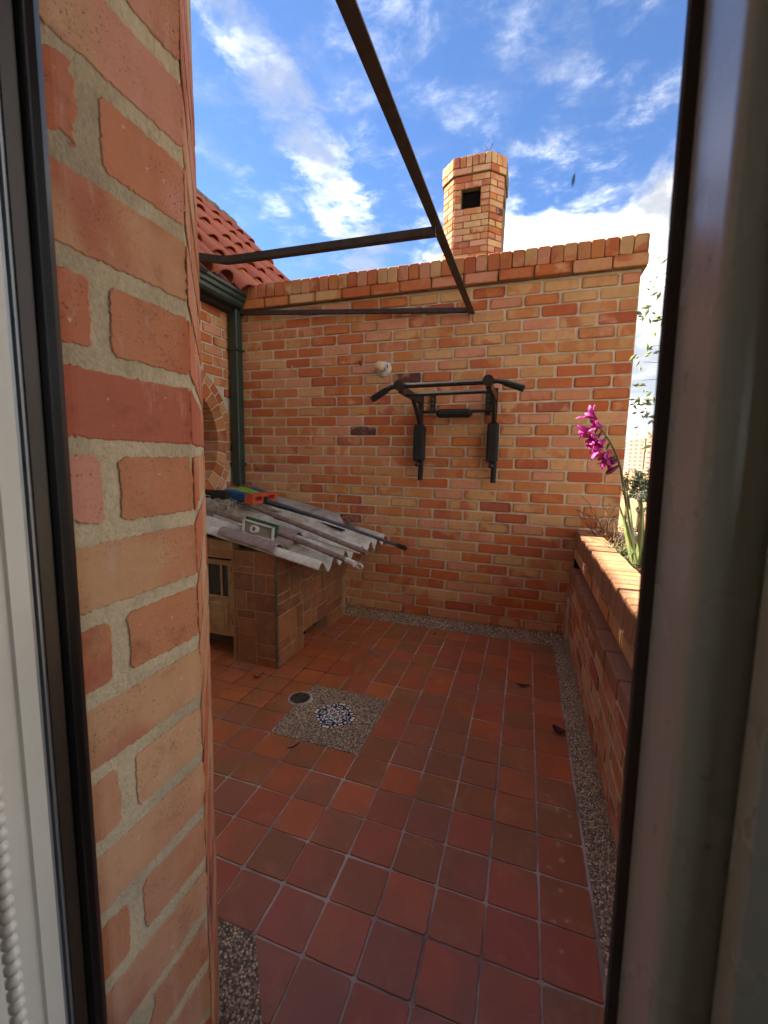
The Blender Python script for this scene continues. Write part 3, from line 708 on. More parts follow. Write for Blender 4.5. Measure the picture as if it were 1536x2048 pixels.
# ================================================================== TILED BOX (little store) WITH CORRUGATED ROOF
hut = thing('tiled_shed', 'low brown-tiled store with a cream door and corrugated roof in the corner', 'shed', (-13, -3, 0))
b = MB()
b.box(-10.65, -10.004, -6.0, -4.32, 0, 4.85); b.box(-10.65, -10.004, -4.32, -1.95, 0.76, 4.85); b.box(-10.65, -10.004, -1.95, 0.5, 0, 4.85)
b.box(-12.1, -10.004, -6.448, -6.0, 0, 4.85); b.box(-17.2, -12.1, -6.448, -6.0, 4.45, 5.2); b.box(-17.2, -14.6, -6.43, -6.0, 0, 4.45)
b.build('wall_body', M_HUTG, hut, org=(-11, -3, 2))
MB().box(-17.1, -10.7, -3.0, -2.9, 0.0, 5.2).build('inner_dark_sheet', M_VOID, hut)  # black sheet carrying the darkness of the shed interior in its colour
def split(x0, x1, z0, z1, out, rr, dep=0):
    w_, h_ = x1-x0, z1-z0
    if (w_ < 1.25 and h_ < 1.25 and rr.random() < 0.6) or (w_ < 0.6 and h_ < 1.6) or (h_ < 0.6 and w_ < 1.6) or dep > 6:
        out.append((x0, x1, z0, z1)); return
    if w_ > h_*rr.uniform(0.75, 1.3):
        q = x0+w_*rr.choice([0.3, 0.36, 0.5, 0.62, 0.7]); split(x0, q, z0, z1, out, rr, dep+1); split(q, x1, z0, z1, out, rr, dep+1)
    else:
        q = z0+h_*rr.choice([0.3, 0.38, 0.5, 0.6, 0.7]); split(x0, x1, z0, q, out, rr, dep+1); split(x0, x1, q, z1, out, rr, dep+1)
rr = random.Random(11); G = 0.03
def hut_tile(vs):
    b = MB(); b.add(vs, [(0, 1, 2, 3), (4, 5, 1, 0), (5, 6, 2, 1), (6, 7, 3, 2), (7, 4, 0, 3)]); return b.build('wall_tile', M_HUT, hut)
fr_ = [(-12.07, -11.86, 0, 1.55), (-11.86, -11.02, 0, 1.3), (-11.86, -11.02, 1.3, 1.98), (-11.02, -10.06, 0.95, 2.35), (-11.02, -10.06, 0.38, 0.95), (-11.02, -10.06, 0, 0.38),
       (-12.07, -11.9, 1.55, 2.35), (-11.9, -11.02, 1.98, 2.35), (-12.07, -11.95, 2.35, 3.15), (-11.95, -11.45, 2.35, 3.15), (-11.45, -10.06, 2.35, 3.15),
       (-12.07, -11.1, 3.15, 3.95), (-11.1, -10.5, 3.15, 3.95), (-10.5, -10.06, 3.15, 3.95), (-12.07, -11.05, 3.95, 4.2), (-11.05, -10.06, 3.95, 4.85),
       (-12.07, -11.95, 4.2, 4.85), (-11.95, -11.62, 4.2, 4.85), (-11.62, -11.05, 4.2, 4.85), (-13.2, -12.07, 4.48, 4.85), (-14.5, -13.2, 4.48, 5.2)]
for (x0, x1, z0, z1) in fr_:
    g = G*0.8; y = -6.45-rr.random()*0.02
    x0 += g; x1 -= g; z0 += g; z1 -= g
    hut_tile([(x0, y, z0), (x1, y, z0), (x1, y, z1), (x0, y, z1), (x0, y+0.06, z0), (x1, y+0.06, z0), (x1, y+0.06, z1), (x0, y+0.06, z1)])
cells = []
for (a, c, d, e) in ((-6.38, -4.34, 0.0, 2.2), (-4.34, -1.95, 0.78, 2.2), (-1.95, 0.0, 0.0, 2.2), (-6.38, -3.4, 2.2, 4.75), (-3.4, 0.48, 2.2, 4.75)): split(a, c, d, e, cells, rr)
for (y0, y1, z0, z1) in cells:
    x = -10.0+rr.random()*0.02; y0 += G; y1 -= G; z0 += G; z1 -= G
    hut_tile([(x, y0, z0), (x, y1, z0), (x, y1, z1), (x, y0, z1), (x-0.06, y0, z0), (x-0.06, y1, z0), (x-0.06, y1, z1), (x-0.06, y0, z1)])
MB().box(-10.07, -9.975, -6.475, -6.385, 0, 4.72).build('corner_trim', M_STEEL, hut)
# door leaf standing ajar
dr = MB().box(-13.9, -12.36, -6.16, -6.02, 0.9, 2.55).build('door', M_DOOR, hut)
for (x0, x1, z0, z1) in ((-13.9, -13.66, 2.55, 4.28), (-12.6, -12.36, 2.55, 4.28), (-13.66, -12.6, 4.05, 4.28), (-13.66, -12.6, 2.55, 2.66), (-13.0, -12.92, 2.66, 4.05)):
    MB().bbox(x0, x1, -6.18, -6.02, z0, z1, 0.02).build('door_rail', M_DOOR, dr)
MB().box(-13.66, -12.6, -6.09, -6.07, 2.66, 4.05).build('pane', M_PANE, dr)
MB().bbox(-13.62, -12.6, -6.22, -6.15, 1.12, 2.38, 0.04).build('door_moulding', M_DOOR, dr); MB().bbox(-13.45, -12.78, -6.27, -6.2, 1.3, 2.2, 0.06).build('door_panel', M_DOOR, dr)
for z in (1.5, 3.8): MB().box(-12.38, -12.26, -6.22, -6.14, z, z+0.22).build('hinge', M_RUST, dr)
MB().box(-12.2, -12.1, -6.40, -6.0, 0, 4.45).build('door_jamb', M_HUTG, hut)
# corrugated sheets
SL = 0.2; EAVE = -8.0; ZE = 4.45
def rz(x): return ZE+SL*(EAVE-x)
def corrug(y0, y1, xa, xb, dz=0.0, ph=0.0, tw=0.0):
    b = MB(); ny_ = int((y1-y0)*14)+1; nx = 10; th = 0.055; vs = []; n = (nx+1)
    for side in (0, 1):
        for i in range(ny_):
            y = y0+(y1-y0)*i/(ny_-1)
            for k in range(nx+1):
                x = xa+(xb-xa)*k/nx
                h = 0.25*math.cos(2*math.pi*(y+6.28+ph)/1.13)+0.012*mnoise.noise(Vector((x, y, 2)))
                xe = x+(0.03*mnoise.noise(Vector((y*2, 7, 0))) if k in (0, nx) else 0)
                vs.append((xe, y, rz(x)+h+dz+tw*(y-y0)-(th if side else 0)))
    q = ny_*n; fs = []
    for i in range(ny_-1):
        for k in range(nx):
            a = i*n+k; fs += [(a, a+n, a+n+1, a+1), (q+a, q+a+1, q+a+n+1, q+a+n)]
        for k in (0, nx): fs.append((i*n+k, q+i*n+k, q+(i+1)*n+k, (i+1)*n+k) if k else ((i+1)*n+k, q+(i+1)*n+k, q+i*n+k, i*n+k))
    for i in (0, ny_-1):
        for k in range(nx): fs.append((i*n+k, i*n+k+1, q+i*n+k+1, q+i*n+k) if i else (i*n+k+1, i*n+k, q+i*n+k, q+i*n+k+1))
    return b.add(vs, fs)
corrug(-6.55, -2.95, -17.1, -8.05).build('corrugated_sheet', M_CORR, hut, smooth=True)
corrug(-3.2, 0.42, -17.1, -7.72, 0.07).build('corrugated_sheet', M_CORR, hut, smooth=True)
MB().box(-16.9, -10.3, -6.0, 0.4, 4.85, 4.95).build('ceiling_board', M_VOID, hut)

# things lying on the little roof
def half_pipe(y, xa, xb, dz, r_=0.42, m=M_MAUVE):
    b = MB(); vs = []; k = 8
    for (x, rr_) in ((xa, r_*0.94), (xb, r_*1.06)):
        for q in (rr_, rr_-0.06):
            for i in range(k+1):
                a = math.pi*(0.12+0.76*i/k); vs.append((x, y+math.cos(a)*q, rz(x)+dz+math.sin(a)*q-0.12))
    n = k+1; fs = []
    for i in range(k): fs += [(i+1, i, 2*n+i, 2*n+i+1), (n+i, n+i+1, 3*n+i+1, 3*n+i), (i, i+1, n+i+1, n+i), (2*n+i+1, 2*n+i, 3*n+i, 3*n+i+1)]
    return b.add(vs, fs)
GRP = 'mauve half-round clay covers on the corrugated roof'
for (y, xa, xb, lb) in ((-6.28+1.13*0.5-0.52, -12.7, -10.0, 'mauve clay cover on the roof, on the first ridge in front of the scrubbing pad'),
                        (-5.15, -12.0, -9.85, 'mauve clay cover on the roof, right behind the white scrubbing pad'),
                        (-4.02, -12.3, -10.4, 'mauve clay cover on the roof beside the black mop pole')):
    o = half_pipe(y, xa, xb, 0.09).build('clay_cover', M_MAUVE, smooth=True); tag(o, lb, 'clay cover', GRP)
def sheet(pts, th=0.06):
    b = MB(); n = len(pts); vs = [Vector(p) for p in pts]+[Vector(p)-Vector((0, 0, th)) for p in pts]
    return b.add(vs, [tuple(range(n)), tuple(range(2*n-1, n-1, -1))]+[((i+1) % n, i, n+i, n+(i+1) % n) for i in range(n)])
o = sheet([(-12.9, -2.2, rz(-12.9)+0.2), (-10.9, -2.6, rz(-10.9)+0.2), (-10.75, -2.15, rz(-10.75)+0.22), (-12.8, -1.75, rz(-12.8)+0.23)]).build('felt_strip', M_FOAM); tag(o, 'short strip of black roofing felt in the valley beside the brown mop pole', 'felt strip')
o = sheet([(-12.0, -0.6, rz(-12)+0.28), (-9.6, -1.0, rz(-9.6)+0.24), (-9.4, -0.55, rz(-9.4)+0.26), (-12.0, -0.1, rz(-12)+0.3)]).build('felt_strip', M_FOAM); tag(o, 'long strip of black roofing felt under the cement offcut', 'felt strip')
b = MB(); vs = []; xs = [-15.2+0.5*i for i in range(12)]
for side in (0, 1):
    for x in xs:
        for k in range(5):
            y = -0.72+0.28*k; h = 0.55+0.16*math.sin(k*0.9)+0.14*k*0.5-0.05*(x+15.2)*0.3
            vs.append((x+0.06*mnoise.noise(Vector((k*2, x, 1)))+(-0.22*k if x > -10 else 0), y+0.1*0.3*(x+15), rz(x)+h-(0.07 if side else 0)))
q = len(xs)*5; fs = []
for i in range(len(xs)-1):
    for k in range(4): a = i*5+k; fs += [(a, a+5, a+6, a+1), (q+a, q+a+1, q+a+6, q+a+5)]
    for k in (0, 4): a = i*5+k; fs.append((a, q+a, q+a+5, a+5))
for i in (0, len(xs)-1):
    for k in range(4): a = i*5+k; fs.append((a, a+1, q+a+1, q+a))
o = b.add(vs, fs).build('cement_offcut', M_CORR2, smooth=True); tag(o, 'broken grey fibre-cement offcut lying against the brick wall on the small roof', 'cement offcut')
# dry litter gathered along the top of the small roof
b = MB()
for i in range(1500):
    x = R.uniform(-17.1, -9.2); y = 0.42-abs(R.gauss(0, 0.35)) if R.random() < 0.6 else R.uniform(-2.6, 0.4)
    if y < -0.4 and x > -15.2: continue
    if x > -10.5 and y < -0.1: continue
    z = rz(x)+0.2+R.random()*(0.5 if y > -0.5 else 0.25)+(0.25 if x < -15 else 0); a = R.random()*6.28; L = R.uniform(0.08, 0.32); d = Vector((math.cos(a), math.sin(a), R.uniform(-0.5, 0.7)))*L
    p = Vector((x, y, z)); s_ = Vector((-d.y, d.x, 0)).normalized()*R.uniform(0.01, 0.022)
    b.add([p-s_, p+s_, p+d+s_, p+d-s_+Vector((0, 0, 0.01))], [(0, 1, 2, 3)])
b.add([(-17.1, -2.4, rz(-17.1)+0.2), (-15.6, -2.2, rz(-15.6)+0.18), (-12, 0.0, rz(-12)+0.2), (-9.4, 0.3, rz(-9.4)+0.1), (-9.4, 0.46, rz(-9.4)+0.3), (-17.1, 0.46, rz(-17.1)+0.75)], [(0, 1, 2, 3, 4, 5)])
o = b.build('dry_litter', M_STRAW); tag(o, 'dry straw and dust gathered on the roof of the tiled store', 'debris', kind='stuff')
# mop A: black clamp, grey yarn, brown pole
mp = thing('string_mop', 'string mop with black clamp and grey yarn, brown pole pointing down the small roof', 'mop', (-14.3, -3.1, 6.3))
MB().tube([(-14.2, -3.1, 6.45), (-6.91, -4.31, 4.73)], 0.12, 8).build('pole', M_HANDLE, mp, smooth=True)
MB().tube([(-14.55, -3.06, 6.52), (-14.15, -3.1, 6.44)], 0.16, 8).build('collar', noisy('red_brown_collar', lin(98, 44, 34), lin(80, 36, 28)), mp)
MB().bbox(-16.3, -14.5, -3.72, -3.25, 6.55, 7.0, 0.1).build('clamp', M_FOAM, mp)
def yarn(n, box, name, parent, L0=0.6, L1=1.3):
    b = MB()
    for i in range(n):
        p = Vector((R.uniform(box[0], box[1]), R.uniform(box[2], box[3]), R.uniform(box[4], box[5]))); pts = [p]; d = Vector((R.uniform(-1, 1), R.uniform(-1, 0.3), R.uniform(-0.2, 0.5)))
        for k in range(6):
            d += Vector((R.uniform(-0.8, 0.8), R.uniform(-0.8, 0.8), R.uniform(-0.9, 0.3))); d.normalize()
            q = pts[-1]+d*R.uniform(L0, L1)/6; q.z = max(q.z, rz(q.x)+0.12); pts.append(q)
        b.tube(pts, 0.02, 4, False)
    o = b.build(name, M_STRAND, parent); tag(o, kind='stuff'); return o
yarn(90, (-15.9, -14.0, -4.2, -3.3, 6.2, 6.6), 'yarn', mp)
# mop B: long pole with white hanging eye
mb2 = thing('hook_pole_mop', 'mop pole with a white hanging eye at its lower end, lying nearest the eave', 'mop', (-14, -5, 6.3))
MB().tube([(-15.1, -4.9, 6.35), (-9.63, -5.25, 5.22), (-7.1, -5.98, 4.77)], [0.13, 0.12, 0.12], 8).build('pole', M_HANDLE, mb2, smooth=True)
MB().tube([(-7.15, -5.97, 4.78), (-6.72, -6.13, 4.69)], 0.125, 8).build('end_sleeve', M_WHITEP, mb2)
ey = MB(); c0 = Vector((-6.5, -6.22, 4.65))
ey.tube([c0+Vector((math.cos(a)*0.14, -math.cos(a)*0.05, math.sin(a)*0.1)) for a in [2*math.pi*i/12 for i in range(13)]], 0.04, 6, False).build('hanging_eye', M_WHITEP, mb2, smooth=True)
yarn(70, (-16.2, -14.6, -5.2, -4.3, 6.2, 6.6), 'yarn', mb2)
# broom C
br = thing('blue_broom', 'broom with blue and lime bristles in an orange head and a blue-grey pole', 'broom', (-13.5, -2.3, 6.6))
MB().tube([(-13.35, -2.32, 6.55), (-10.29, -1.7, 5.62), (-6.4, -1.58, 4.58)], 0.085, 8).build('pole', M_HBLUE, br, smooth=True)
MB().tube([(-6.42, -1.58, 4.585), (-5.94, -1.7, 4.47)], 0.115, 8).build('end_sleeve', M_GASK, br)
MB().tube([(-13.55, -2.36, 6.62), (-13.2, -2.3, 6.52)], 0.15, 8).build('socket', M_FOAM, br)
hd = MB(); hd.box(-13.75, -13.3, -3.35, -1.3, 6.72, 6.86); hd.box(-13.75, -13.3, -3.35, -1.3, 6.38, 6.5); hd.box(-13.75, -13.65, -3.35, -1.3, 6.5, 6.72)
hd.box(-13.65, -13.3, -3.35, -3.2, 6.5, 6.72); hd.box(-13.65, -13.3, -1.45, -1.3, 6.5, 6.72); hd.box(-13.65, -13.3, -2.55, -2.15, 6.5, 6.72)
hd.build('head', M_ORANGE, br)
for nm, m_, ya, yb, dz in (('bristles', M_BLUEB, -3.35, -1.35, 0.0), ('lime_bristles', M_LIMEB, -2.75, -1.95, 0.03)):
    b = MB()
    for i in range(int((yb-ya)*160)):
        y = R.uniform(ya, yb); z = R.uniform(6.4, 6.84)+dz; sp = (y+2.35)*0.25
        p = Vector((-13.74, y, z)); q = Vector((-14.95+R.random()*0.25, y+sp+R.uniform(-0.1, 0.1), z+0.16+R.uniform(-0.08, 0.1))); s_ = Vector((0, 0.022, 0.012))
        b.add([p-s_, p+s_, q+s_, q-s_], [(0, 1, 2, 3)])
    b.box(-14.7, -13.74, ya+0.1, yb-0.1, 6.45+dz, 6.78+dz)
    tag(b.build(nm, m_, br), kind='stuff')
# scrubbing pad leaning up on its edge
sc = thing('scrubbing_pad', 'white scrubbing plate with a green pad and round pole socket, propped on the small roof', 'scrubber', (-11.4, -5.5, 5.4))
C1, C2 = Vector((-12.2, -5.55, 5.42)), Vector((-10.7, -5.5, 5.12)); e1 = (C2-C1); up_ = Vector((-0.12, 0.32, 0.94)).normalized()*0.62; nn = e1.cross(up_).normalized()
def slab(o_, a, c, th, b=None):
    b = b or MB(); n_ = a.cross(c).normalized()*th; p = [o_, o_+a, o_+a+c, o_+c]
    return b.add(p+[x+n_ for x in p], [(3, 2, 1, 0), (4, 5, 6, 7), (0, 1, 5, 4), (1, 2, 6, 5), (2, 3, 7, 6), (3, 0, 4, 7)])
if nn.y > 0: nn = -nn
slab(C1, e1, up_, 0.07 if e1.cross(up_).y < 0 else -0.07).build('plate', noisy('grey_plate', lin(150, 138, 124), lin(128, 118, 106)), sc)
b = MB()
for (o_, a, c) in ((C1+up_*0.86, e1, up_*0.14), (C1, e1*0.05, up_), (C1+e1*0.95, e1*0.05, up_), (C1, e1, up_*0.1)): slab(o_+nn*0.07, a, c, 0.08 if e1.cross(up_).y < 0 else -0.08, b)
b.build('rim', M_WHITEP, sc)
slab(C1+Vector((0.02, 0.2, 0.02)), e1*1.02, up_*1.08, 0.16).build('pad', M_GREENPAD, sc)
cc = C1+e1*0.42+up_*0.45
MB().lathe([(0.17, 0.05), (0.17, 0.3), (0.09, 0.3), (0.09, 0.06)], cc, tuple(nn), 14).build('socket', M_WHITEP, sc, smooth=True)

# ================================================================== CHIMNEY
CY = 14.0; cxm = (-7.15-4.5)/2; hwf = 1.335; dg = 0.95; CC = Vector((cxm, CY+hwf+dg, 0))
chm = thing('chimney', 'eight-sided brick chimney with a square black opening, rising behind the wall', 'chimney', (CC.x, CC.y, 10))
def octa(g): 
    a = hwf+g*0.414; f_ = hwf+dg+g
    return [(-a, -f_), (a, -f_), (f_, -a), (f_, a), (a, f_), (-a, f_), (-f_, a), (-f_, -a)]
def octw(g): return [(CC.x+p[0], CC.y+p[1]) for p in octa(g)]
def tower(): 
    b = MB(); oc = octw(0); n = 8; z0, z1, zo0, zo1 = 8.0, 30.0, 27.64, 29.03
    b.prism(oc, z0, zo0); b.prism(oc, zo1, z1)
    x0, x1 = -6.58, -5.16
    b.prism([oc[0], (x0, oc[0][1]), (x0, CC.y+0.6), (oc[7][0]+0.2, CC.y+0.6), oc[7]], zo0, zo1); b.prism([(x1, oc[1][1]), oc[1], oc[2], (oc[2][0]-0.2, CC.y+0.6), (x1, CC.y+0.6)], zo0, zo1)
    b.prism([(oc[7][0]+0.2, CC.y+0.6), (oc[2][0]-0.2, CC.y+0.6), oc[3], oc[4], oc[5], oc[6]], zo0, zo1)
    return b
tower().build('mortar', MMd, chm, org=(CC.x, CC.y, 20))
MB().box(-6.57, -5.17, CY+0.45, CY+0.55, 27.65, 29.02).build('opening', M_VOID, chm)  # black sheet set inside the opening to give it deep shade
cz0 = 29.95-24*0.462
for fi in (7, 0, 1):
    p0, p1 = Vector((*octw(0)[fi], 0)), Vector((*octw(0)[(fi+1) % 8], 0)); L = (p1-p0).length; rz_ = math.atan2(p1.y-p0.y, p1.x-p0.x)
    def kp(x0, x1, z, fi=fi):
        if fi: return True
        wx0, wx1 = p0.x+x0, p0.x+x1
        return not (27.64 < z < 29.03 and wx1 > -6.5 and wx0 < -5.25)
    f1 = (lambda k: 1.335 if k % 2 else 0.8) if fi == 0 else (lambda k: L if k % 2 else L/2)
    lst = courses(chm, p0, rz_, L, cz0, 24, 0.462, 1.335, 0.05, f1, kp, collect=True)
    for p, Lb in lst: one_brick(chm, p, Lb, 0.415, rz_, MBc, 0.03, 'brick', jit=0.008)
    if fi == 0:
        for k in range(24):
            z = cz0+0.462*(k+0.5)
            if 27.64 < z < 29.03:
                for (xa, xb) in ((-7.15, -6.58), (-5.16, -4.5)): one_brick(chm, Vector(((xa+xb)/2, CY, z)), xb-xa-0.05, 0.415, 0, MBc, 0.03, 'brick')
crn = MB().prism(octw(0.13), 29.95, 31.2).build('crown', MMd, chm)
for fi in (7, 0, 1):
    p0, p1 = Vector((*octw(0.13)[fi], 0)), Vector((*octw(0.13)[(fi+1) % 8], 0)); L = (p1-p0).length; rz_ = math.atan2(p1.y-p0.y, p1.x-p0.x); e = (p1-p0).normalized()
    k = 2
    for i in range(k): one_brick(crn, p0+e*(L*(i+0.5)/k)+Vector((0, 0, 30.2)), L/k-0.05, 0.43, rz_, MBc, 0.035, 'crown_stretcher')
    k = 6 if fi == 0 else 3
    for i in range(k): one_brick(crn, p0+e*(L*(i+0.5)/k)+Vector((0, 0, 30.83)), L/k-0.05, 0.74, rz_, MBc, 0.05, 'crown_brick')
wd = thing('chimney_weed', 'tiny dry weed growing on top of the chimney', 'weed', (-4.6, CC.y, 31.2))
b = MB()
for (pts) in ([(-4.75, CY+1, 31.1), (-4.8, CY+1, 31.9), (-5.1, CY+1, 32.5)], [(-4.8, CY+1, 31.9), (-4.5, CY+1, 32.5)], [(-4.35, CY+1, 31.1), (-4.3, CY+1, 31.6), (-4.05, CY+1, 31.75), (-3.9, CY+1, 31.6)], [(-4.78, CY+1, 31.6), (-5.05, CY+1, 32.1)]): b.tube(pts, 0.02, 4)
b.build('stem', M_TWIG, wd)

# ================================================================== PLANTER ON THE RIGHT
pl = thing('brick_planter', 'long brick planter with an edge-laid brick rim along the right side of the terrace', 'planter', (2.2, -9, 0))
b = MB(); b.box(1.545, 2.4, -19.2, 0.5, 0, 3.78); b.box(1.95, 2.5, -19.2, 0.5, 3.78, 5.2); b.box(1.68, 2.46, -19.2, 0.5, 4.27, 5.52)
b.box(2.4, 5.4, -19.2, 0.5, 0, 4.4); b.box(4.7, 5.4, -19.2, 0.5, 4.4, 5.5); b.box(3.4, 5.4, 0.5, 1.4, 0, 5.5)
b.build('mortar', MM, pl, org=(2, -9, 3))
e = -math.pi/2
courses(pl, (1.54, 0.45, 0), e, 19.6, 3.85-6*0.535, 6, 0.535, MOD, 0.1, lambda k: 0.9 if k % 2 else 1.5, lambda x0, x1, z: z < 3.3, depth=0.012, jit=0.01)
x = 0.45                                                        # top course of the lower skin, ends standing unevenly proud
for i in range(13):
    L = MOD; off = [-0.02, 0.03, -0.04, 0.02, 0.04, -0.05, 0.0, 0.05][i % 8]
    o = MB().bbox(1.495+off*0.7, 2.2, x-L+0.05, x-0.03, 3.33, 3.86+off*0.1, 0.03).build('ledge_brick', MRIM, pl); x -= L
courses(pl, (1.66, 0.45, 0), e, 19.6, 4.27, 1, 0.5, MOD, 0.08, lambda k: 0.8, None, depth=0.02)
MB().box(1.64, 2.2, 0.05, 0.4, 3.86, 4.25).build('weep_hole', M_VOID, pl)  # black block in place of the shaded gap under the rim
y = 0.44; i = 0
while y > -19:
    w_ = 0.447
    MB().bbox(1.62+R.uniform(-0.015, 0.015), 2.52+R.uniform(-0.02, 0.02), y-w_+0.028, y, 4.80, 5.60+R.uniform(-0.02, 0.015), 0.03).build('rim_brick', MRIM, pl); y -= w_
ps = MB().box(1.4, 1.52, -0.3, 0.46, 0.5, 2.38).build('corner_pier', MM, pl)
for k in range(4): one_brick(ps, Vector((1.4, 0.08, 0.62+0.47*(k+0.4))), 0.66, 0.42, e, MB_, 0.04, 'brick')
b = MB(); vs = []; nx, ny_ = 9, 80
for i in range(ny_+1):
    for k in range(nx+1):
        x = 2.5+2.25*k/nx; y = -19+19.45*i/ny_; vs.append((x, y, 5.05+0.16*mnoise.fractal(Vector((x*1.5, y*1.5, 0)), 1, 2, 4)))
b.add(vs, [(i*(nx+1)+k, i*(nx+1)+k+1, (i+1)*(nx+1)+k+1, (i+1)*(nx+1)+k) for i in range(ny_) for k in range(nx)])
o = b.build('soil', M_SOIL, pl, smooth=True)
# weeds
def twig_bush(name, label, c, n, h, spread, m=M_TWIG):
    t_ = thing(name, label, 'weed', c); b = MB(); c = Vector(c)
    for i in range(n):
        p = c+Vector((R.gauss(0, 0.12), R.gauss(0, 0.25), 0)); d = Vector((R.gauss(0, spread), R.gauss(0, spread), 1)); pts = [p]; L = h*R.uniform(0.4, 1)
        for k in range(5):
            d += Vector((R.gauss(0, 0.3), R.gauss(0, 0.3), R.gauss(-0.05, 0.2))); d.normalize(); pts.append(pts[-1]+d*L/5)
            if k > 1:
                q = pts[-1]; d2 = (d+Vector((R.gauss(0, 0.8), R.gauss(0, 0.8), 0))).normalized(); b.tube([q, q+d2*L*0.18], 0.013, 3, False)
        b.tube(pts, [0.022, 0.02, 0.017, 0.014, 0.01, 0.008], 3, False)
    tag(b.build('twigs', m, t_), kind='stuff'); return t_
twig_bush('dry_weed', 'dry brown weed spreading in the planter by the back wall', (2.75, -0.8, 5.1), 34, 2.3, 0.5)
twig_bush('dry_weed', 'tangle of dry twigs beside the planter rim, in front of the gladiolus', (2.85, -2.6, 5.1), 46, 1.2, 0.7)
twig_bush('grass_tuft', 'short green grass tuft against the inner planter rim', (2.68, -3.6, 5.1), 60, 0.8, 0.6, M_STEM)
b = MB()
for i in range(500):
    x, y = R.uniform(2.55, 4.6), R.uniform(-12, 0.4); p = Vector((x, y, 5.12+R.random()*0.12)); a = R.random()*6.28; L = R.uniform(0.1, 0.35); d = Vector((math.cos(a), math.sin(a), R.uniform(-0.2, 0.6)))*L; s_ = Vector((-d.y, d.x, 0)).normalized()*0.014
    b.add([p-s_, p+s_, p+d], [(0, 1, 2)])
o = b.build('plant_litter', M_TWIG); tag(o, 'dry stalks scattered over the planter soil', 'plant litter', kind='stuff')
# gladiolus
gl = thing('gladiolus', 'tall gladiolus bending left with magenta flowers over the planter', 'flower', (3.1, -3.89, 5.1))
GY = -3.89
stem_p = [(3.1, GY, 5.1), (2.92, GY, 6.2), (2.66, GY, 7.4), (2.42, GY, 8.5), (2.22, GY, 9.05), (2.0, GY, 9.45), (1.72, GY, 9.85), (1.45, GY, 10.1)]
MB().tube(stem_p, [0.06, 0.055, 0.048, 0.042, 0.036, 0.032, 0.026, 0.015], 7).build('stem', M_STEM, gl, smooth=True)
def blade(pts, ws, th=0.02):
    b = MB(); n = len(pts); vs = []
    for p, w_ in zip(pts, ws):
        p = Vector(p); vs += [p+Vector((-w_/2, 0.03, 0)), p+Vector((0, -th-0.02, 0)), p+Vector((w_/2, 0.03, 0)), p+Vector((0, th+0.02, 0))]
    fs = []
    for i in range(n-1):
        for k in range(4): fs.append((i*4+k, i*4+(k+1) % 4, i*4+4+(k+1) % 4, i*4+4+k))
    return b.add(vs, fs)
for pts, w0 in (([(3.05, GY-0.1, 5.1), (2.82, GY-0.15, 6.0), (2.6, GY-0.15, 6.8), (2.38, GY-0.15, 7.45)], 0.26), ([(3.1, GY, 5.1), (2.98, GY+0.1, 6.1), (2.86, GY+0.1, 6.9), (2.74, GY+0.1, 7.75)], 0.3),
                ([(3.15, GY-0.2, 5.1), (2.95, GY-0.3, 5.8), (2.78, GY-0.3, 6.4), (2.6, GY-0.3, 6.9)], 0.26), ([(3.2, GY, 5.1), (3.2, GY-0.2, 6.1), (3.16, GY-0.2, 7.0), (3.1, GY-0.2, 7.6)], 0.34), ([(3.3, GY-0.1, 5.1), (3.38, GY-0.3, 6.0), (3.42, GY-0.3, 6.7), (3.5, GY-0.3, 7.2)], 0.3)):
    blade(pts, [w0*0.55, w0*0.62, w0*0.42, 0.015]).build('leaf', M_LEAFG, gl, smooth=True)
def blossom(c, d, sc_):
    """six recurved petals round a throat, opening along d"""
    b = MB(); d = Vector(d).normalized(); a = d.orthogonal().normalized(); e_ = d.cross(a); c = Vector(c)
    for k in range(6):
        g = 2*math.pi*k/6+R.uniform(-0.15, 0.15); o_ = a*math.cos(g)+e_*math.sin(g); t_ = d.cross(o_); L = sc_*R.uniform(0.85, 1.1)*(1.0 if k % 2 else 0.85)
        rows = [(0.0, 0.03, 0.05), (0.35, 0.12, 0.10), (0.72, 0.27, 0.14), (1.0, 0.5, 0.10), (1.08, 0.7, 0.015)]
        vs = []
        for (f_, r_, w_) in rows:
            p = c+d*f_*L*0.9+o_*r_*L; w2 = w_*L*1.35
            vs += [p-t_*w2, p-o_*0.02*L+d*0.03*L, p+t_*w2]
        fs = []
        for i in range(len(rows)-1):
            for q in range(2): fs.append((i*3+q, i*3+q+1, i*3+q+4, i*3+q+3))
        b.add(vs, fs)
    return b
for (px, py, dx_, dz_, s_) in ((1181, 846, -0.6, 0.5, 0.62), (1176, 862, -1, -0.1, 0.6), (1186, 872, -0.8, -0.3, 0.66), (1196, 879, -0.7, -0.5, 0.62), (1193, 892, -0.9, -0.3, 0.62), (1203, 899, -0.7, -0.7, 0.6), (1208, 908, -0.5, -0.9, 0.56), (1190, 858, -0.5, 0.1, 0.5)):
    x, z = 1.52+(px+10-1190)*0.0212, 9.51-(py-880)*0.0205
    blossom((x, GY+R.uniform(-0.15, 0.1), z), (dx_, R.uniform(-0.6, -0.1), dz_), s_*0.86).build('blossom', M_MAG, gl, smooth=True)
for (px, py, px2, py2) in ((1228, 912, 1217, 920), (1231, 922, 1211, 938)):
    x, z = 1.52+(px-1190)*0.0212, 9.51-(py-880)*0.0205; x2, z2 = 1.52+(px2-1190)*0.0212, 9.51-(py2-880)*0.0205; p, q = Vector((x, GY, z)), Vector((x2, GY, z2))
    MB().tube([p, p.lerp(q, 0.4), p.lerp(q, 0.75), q], [0.03, 0.08, 0.11, 0.05], 6).build('bud', M_BUD, gl, smooth=True)
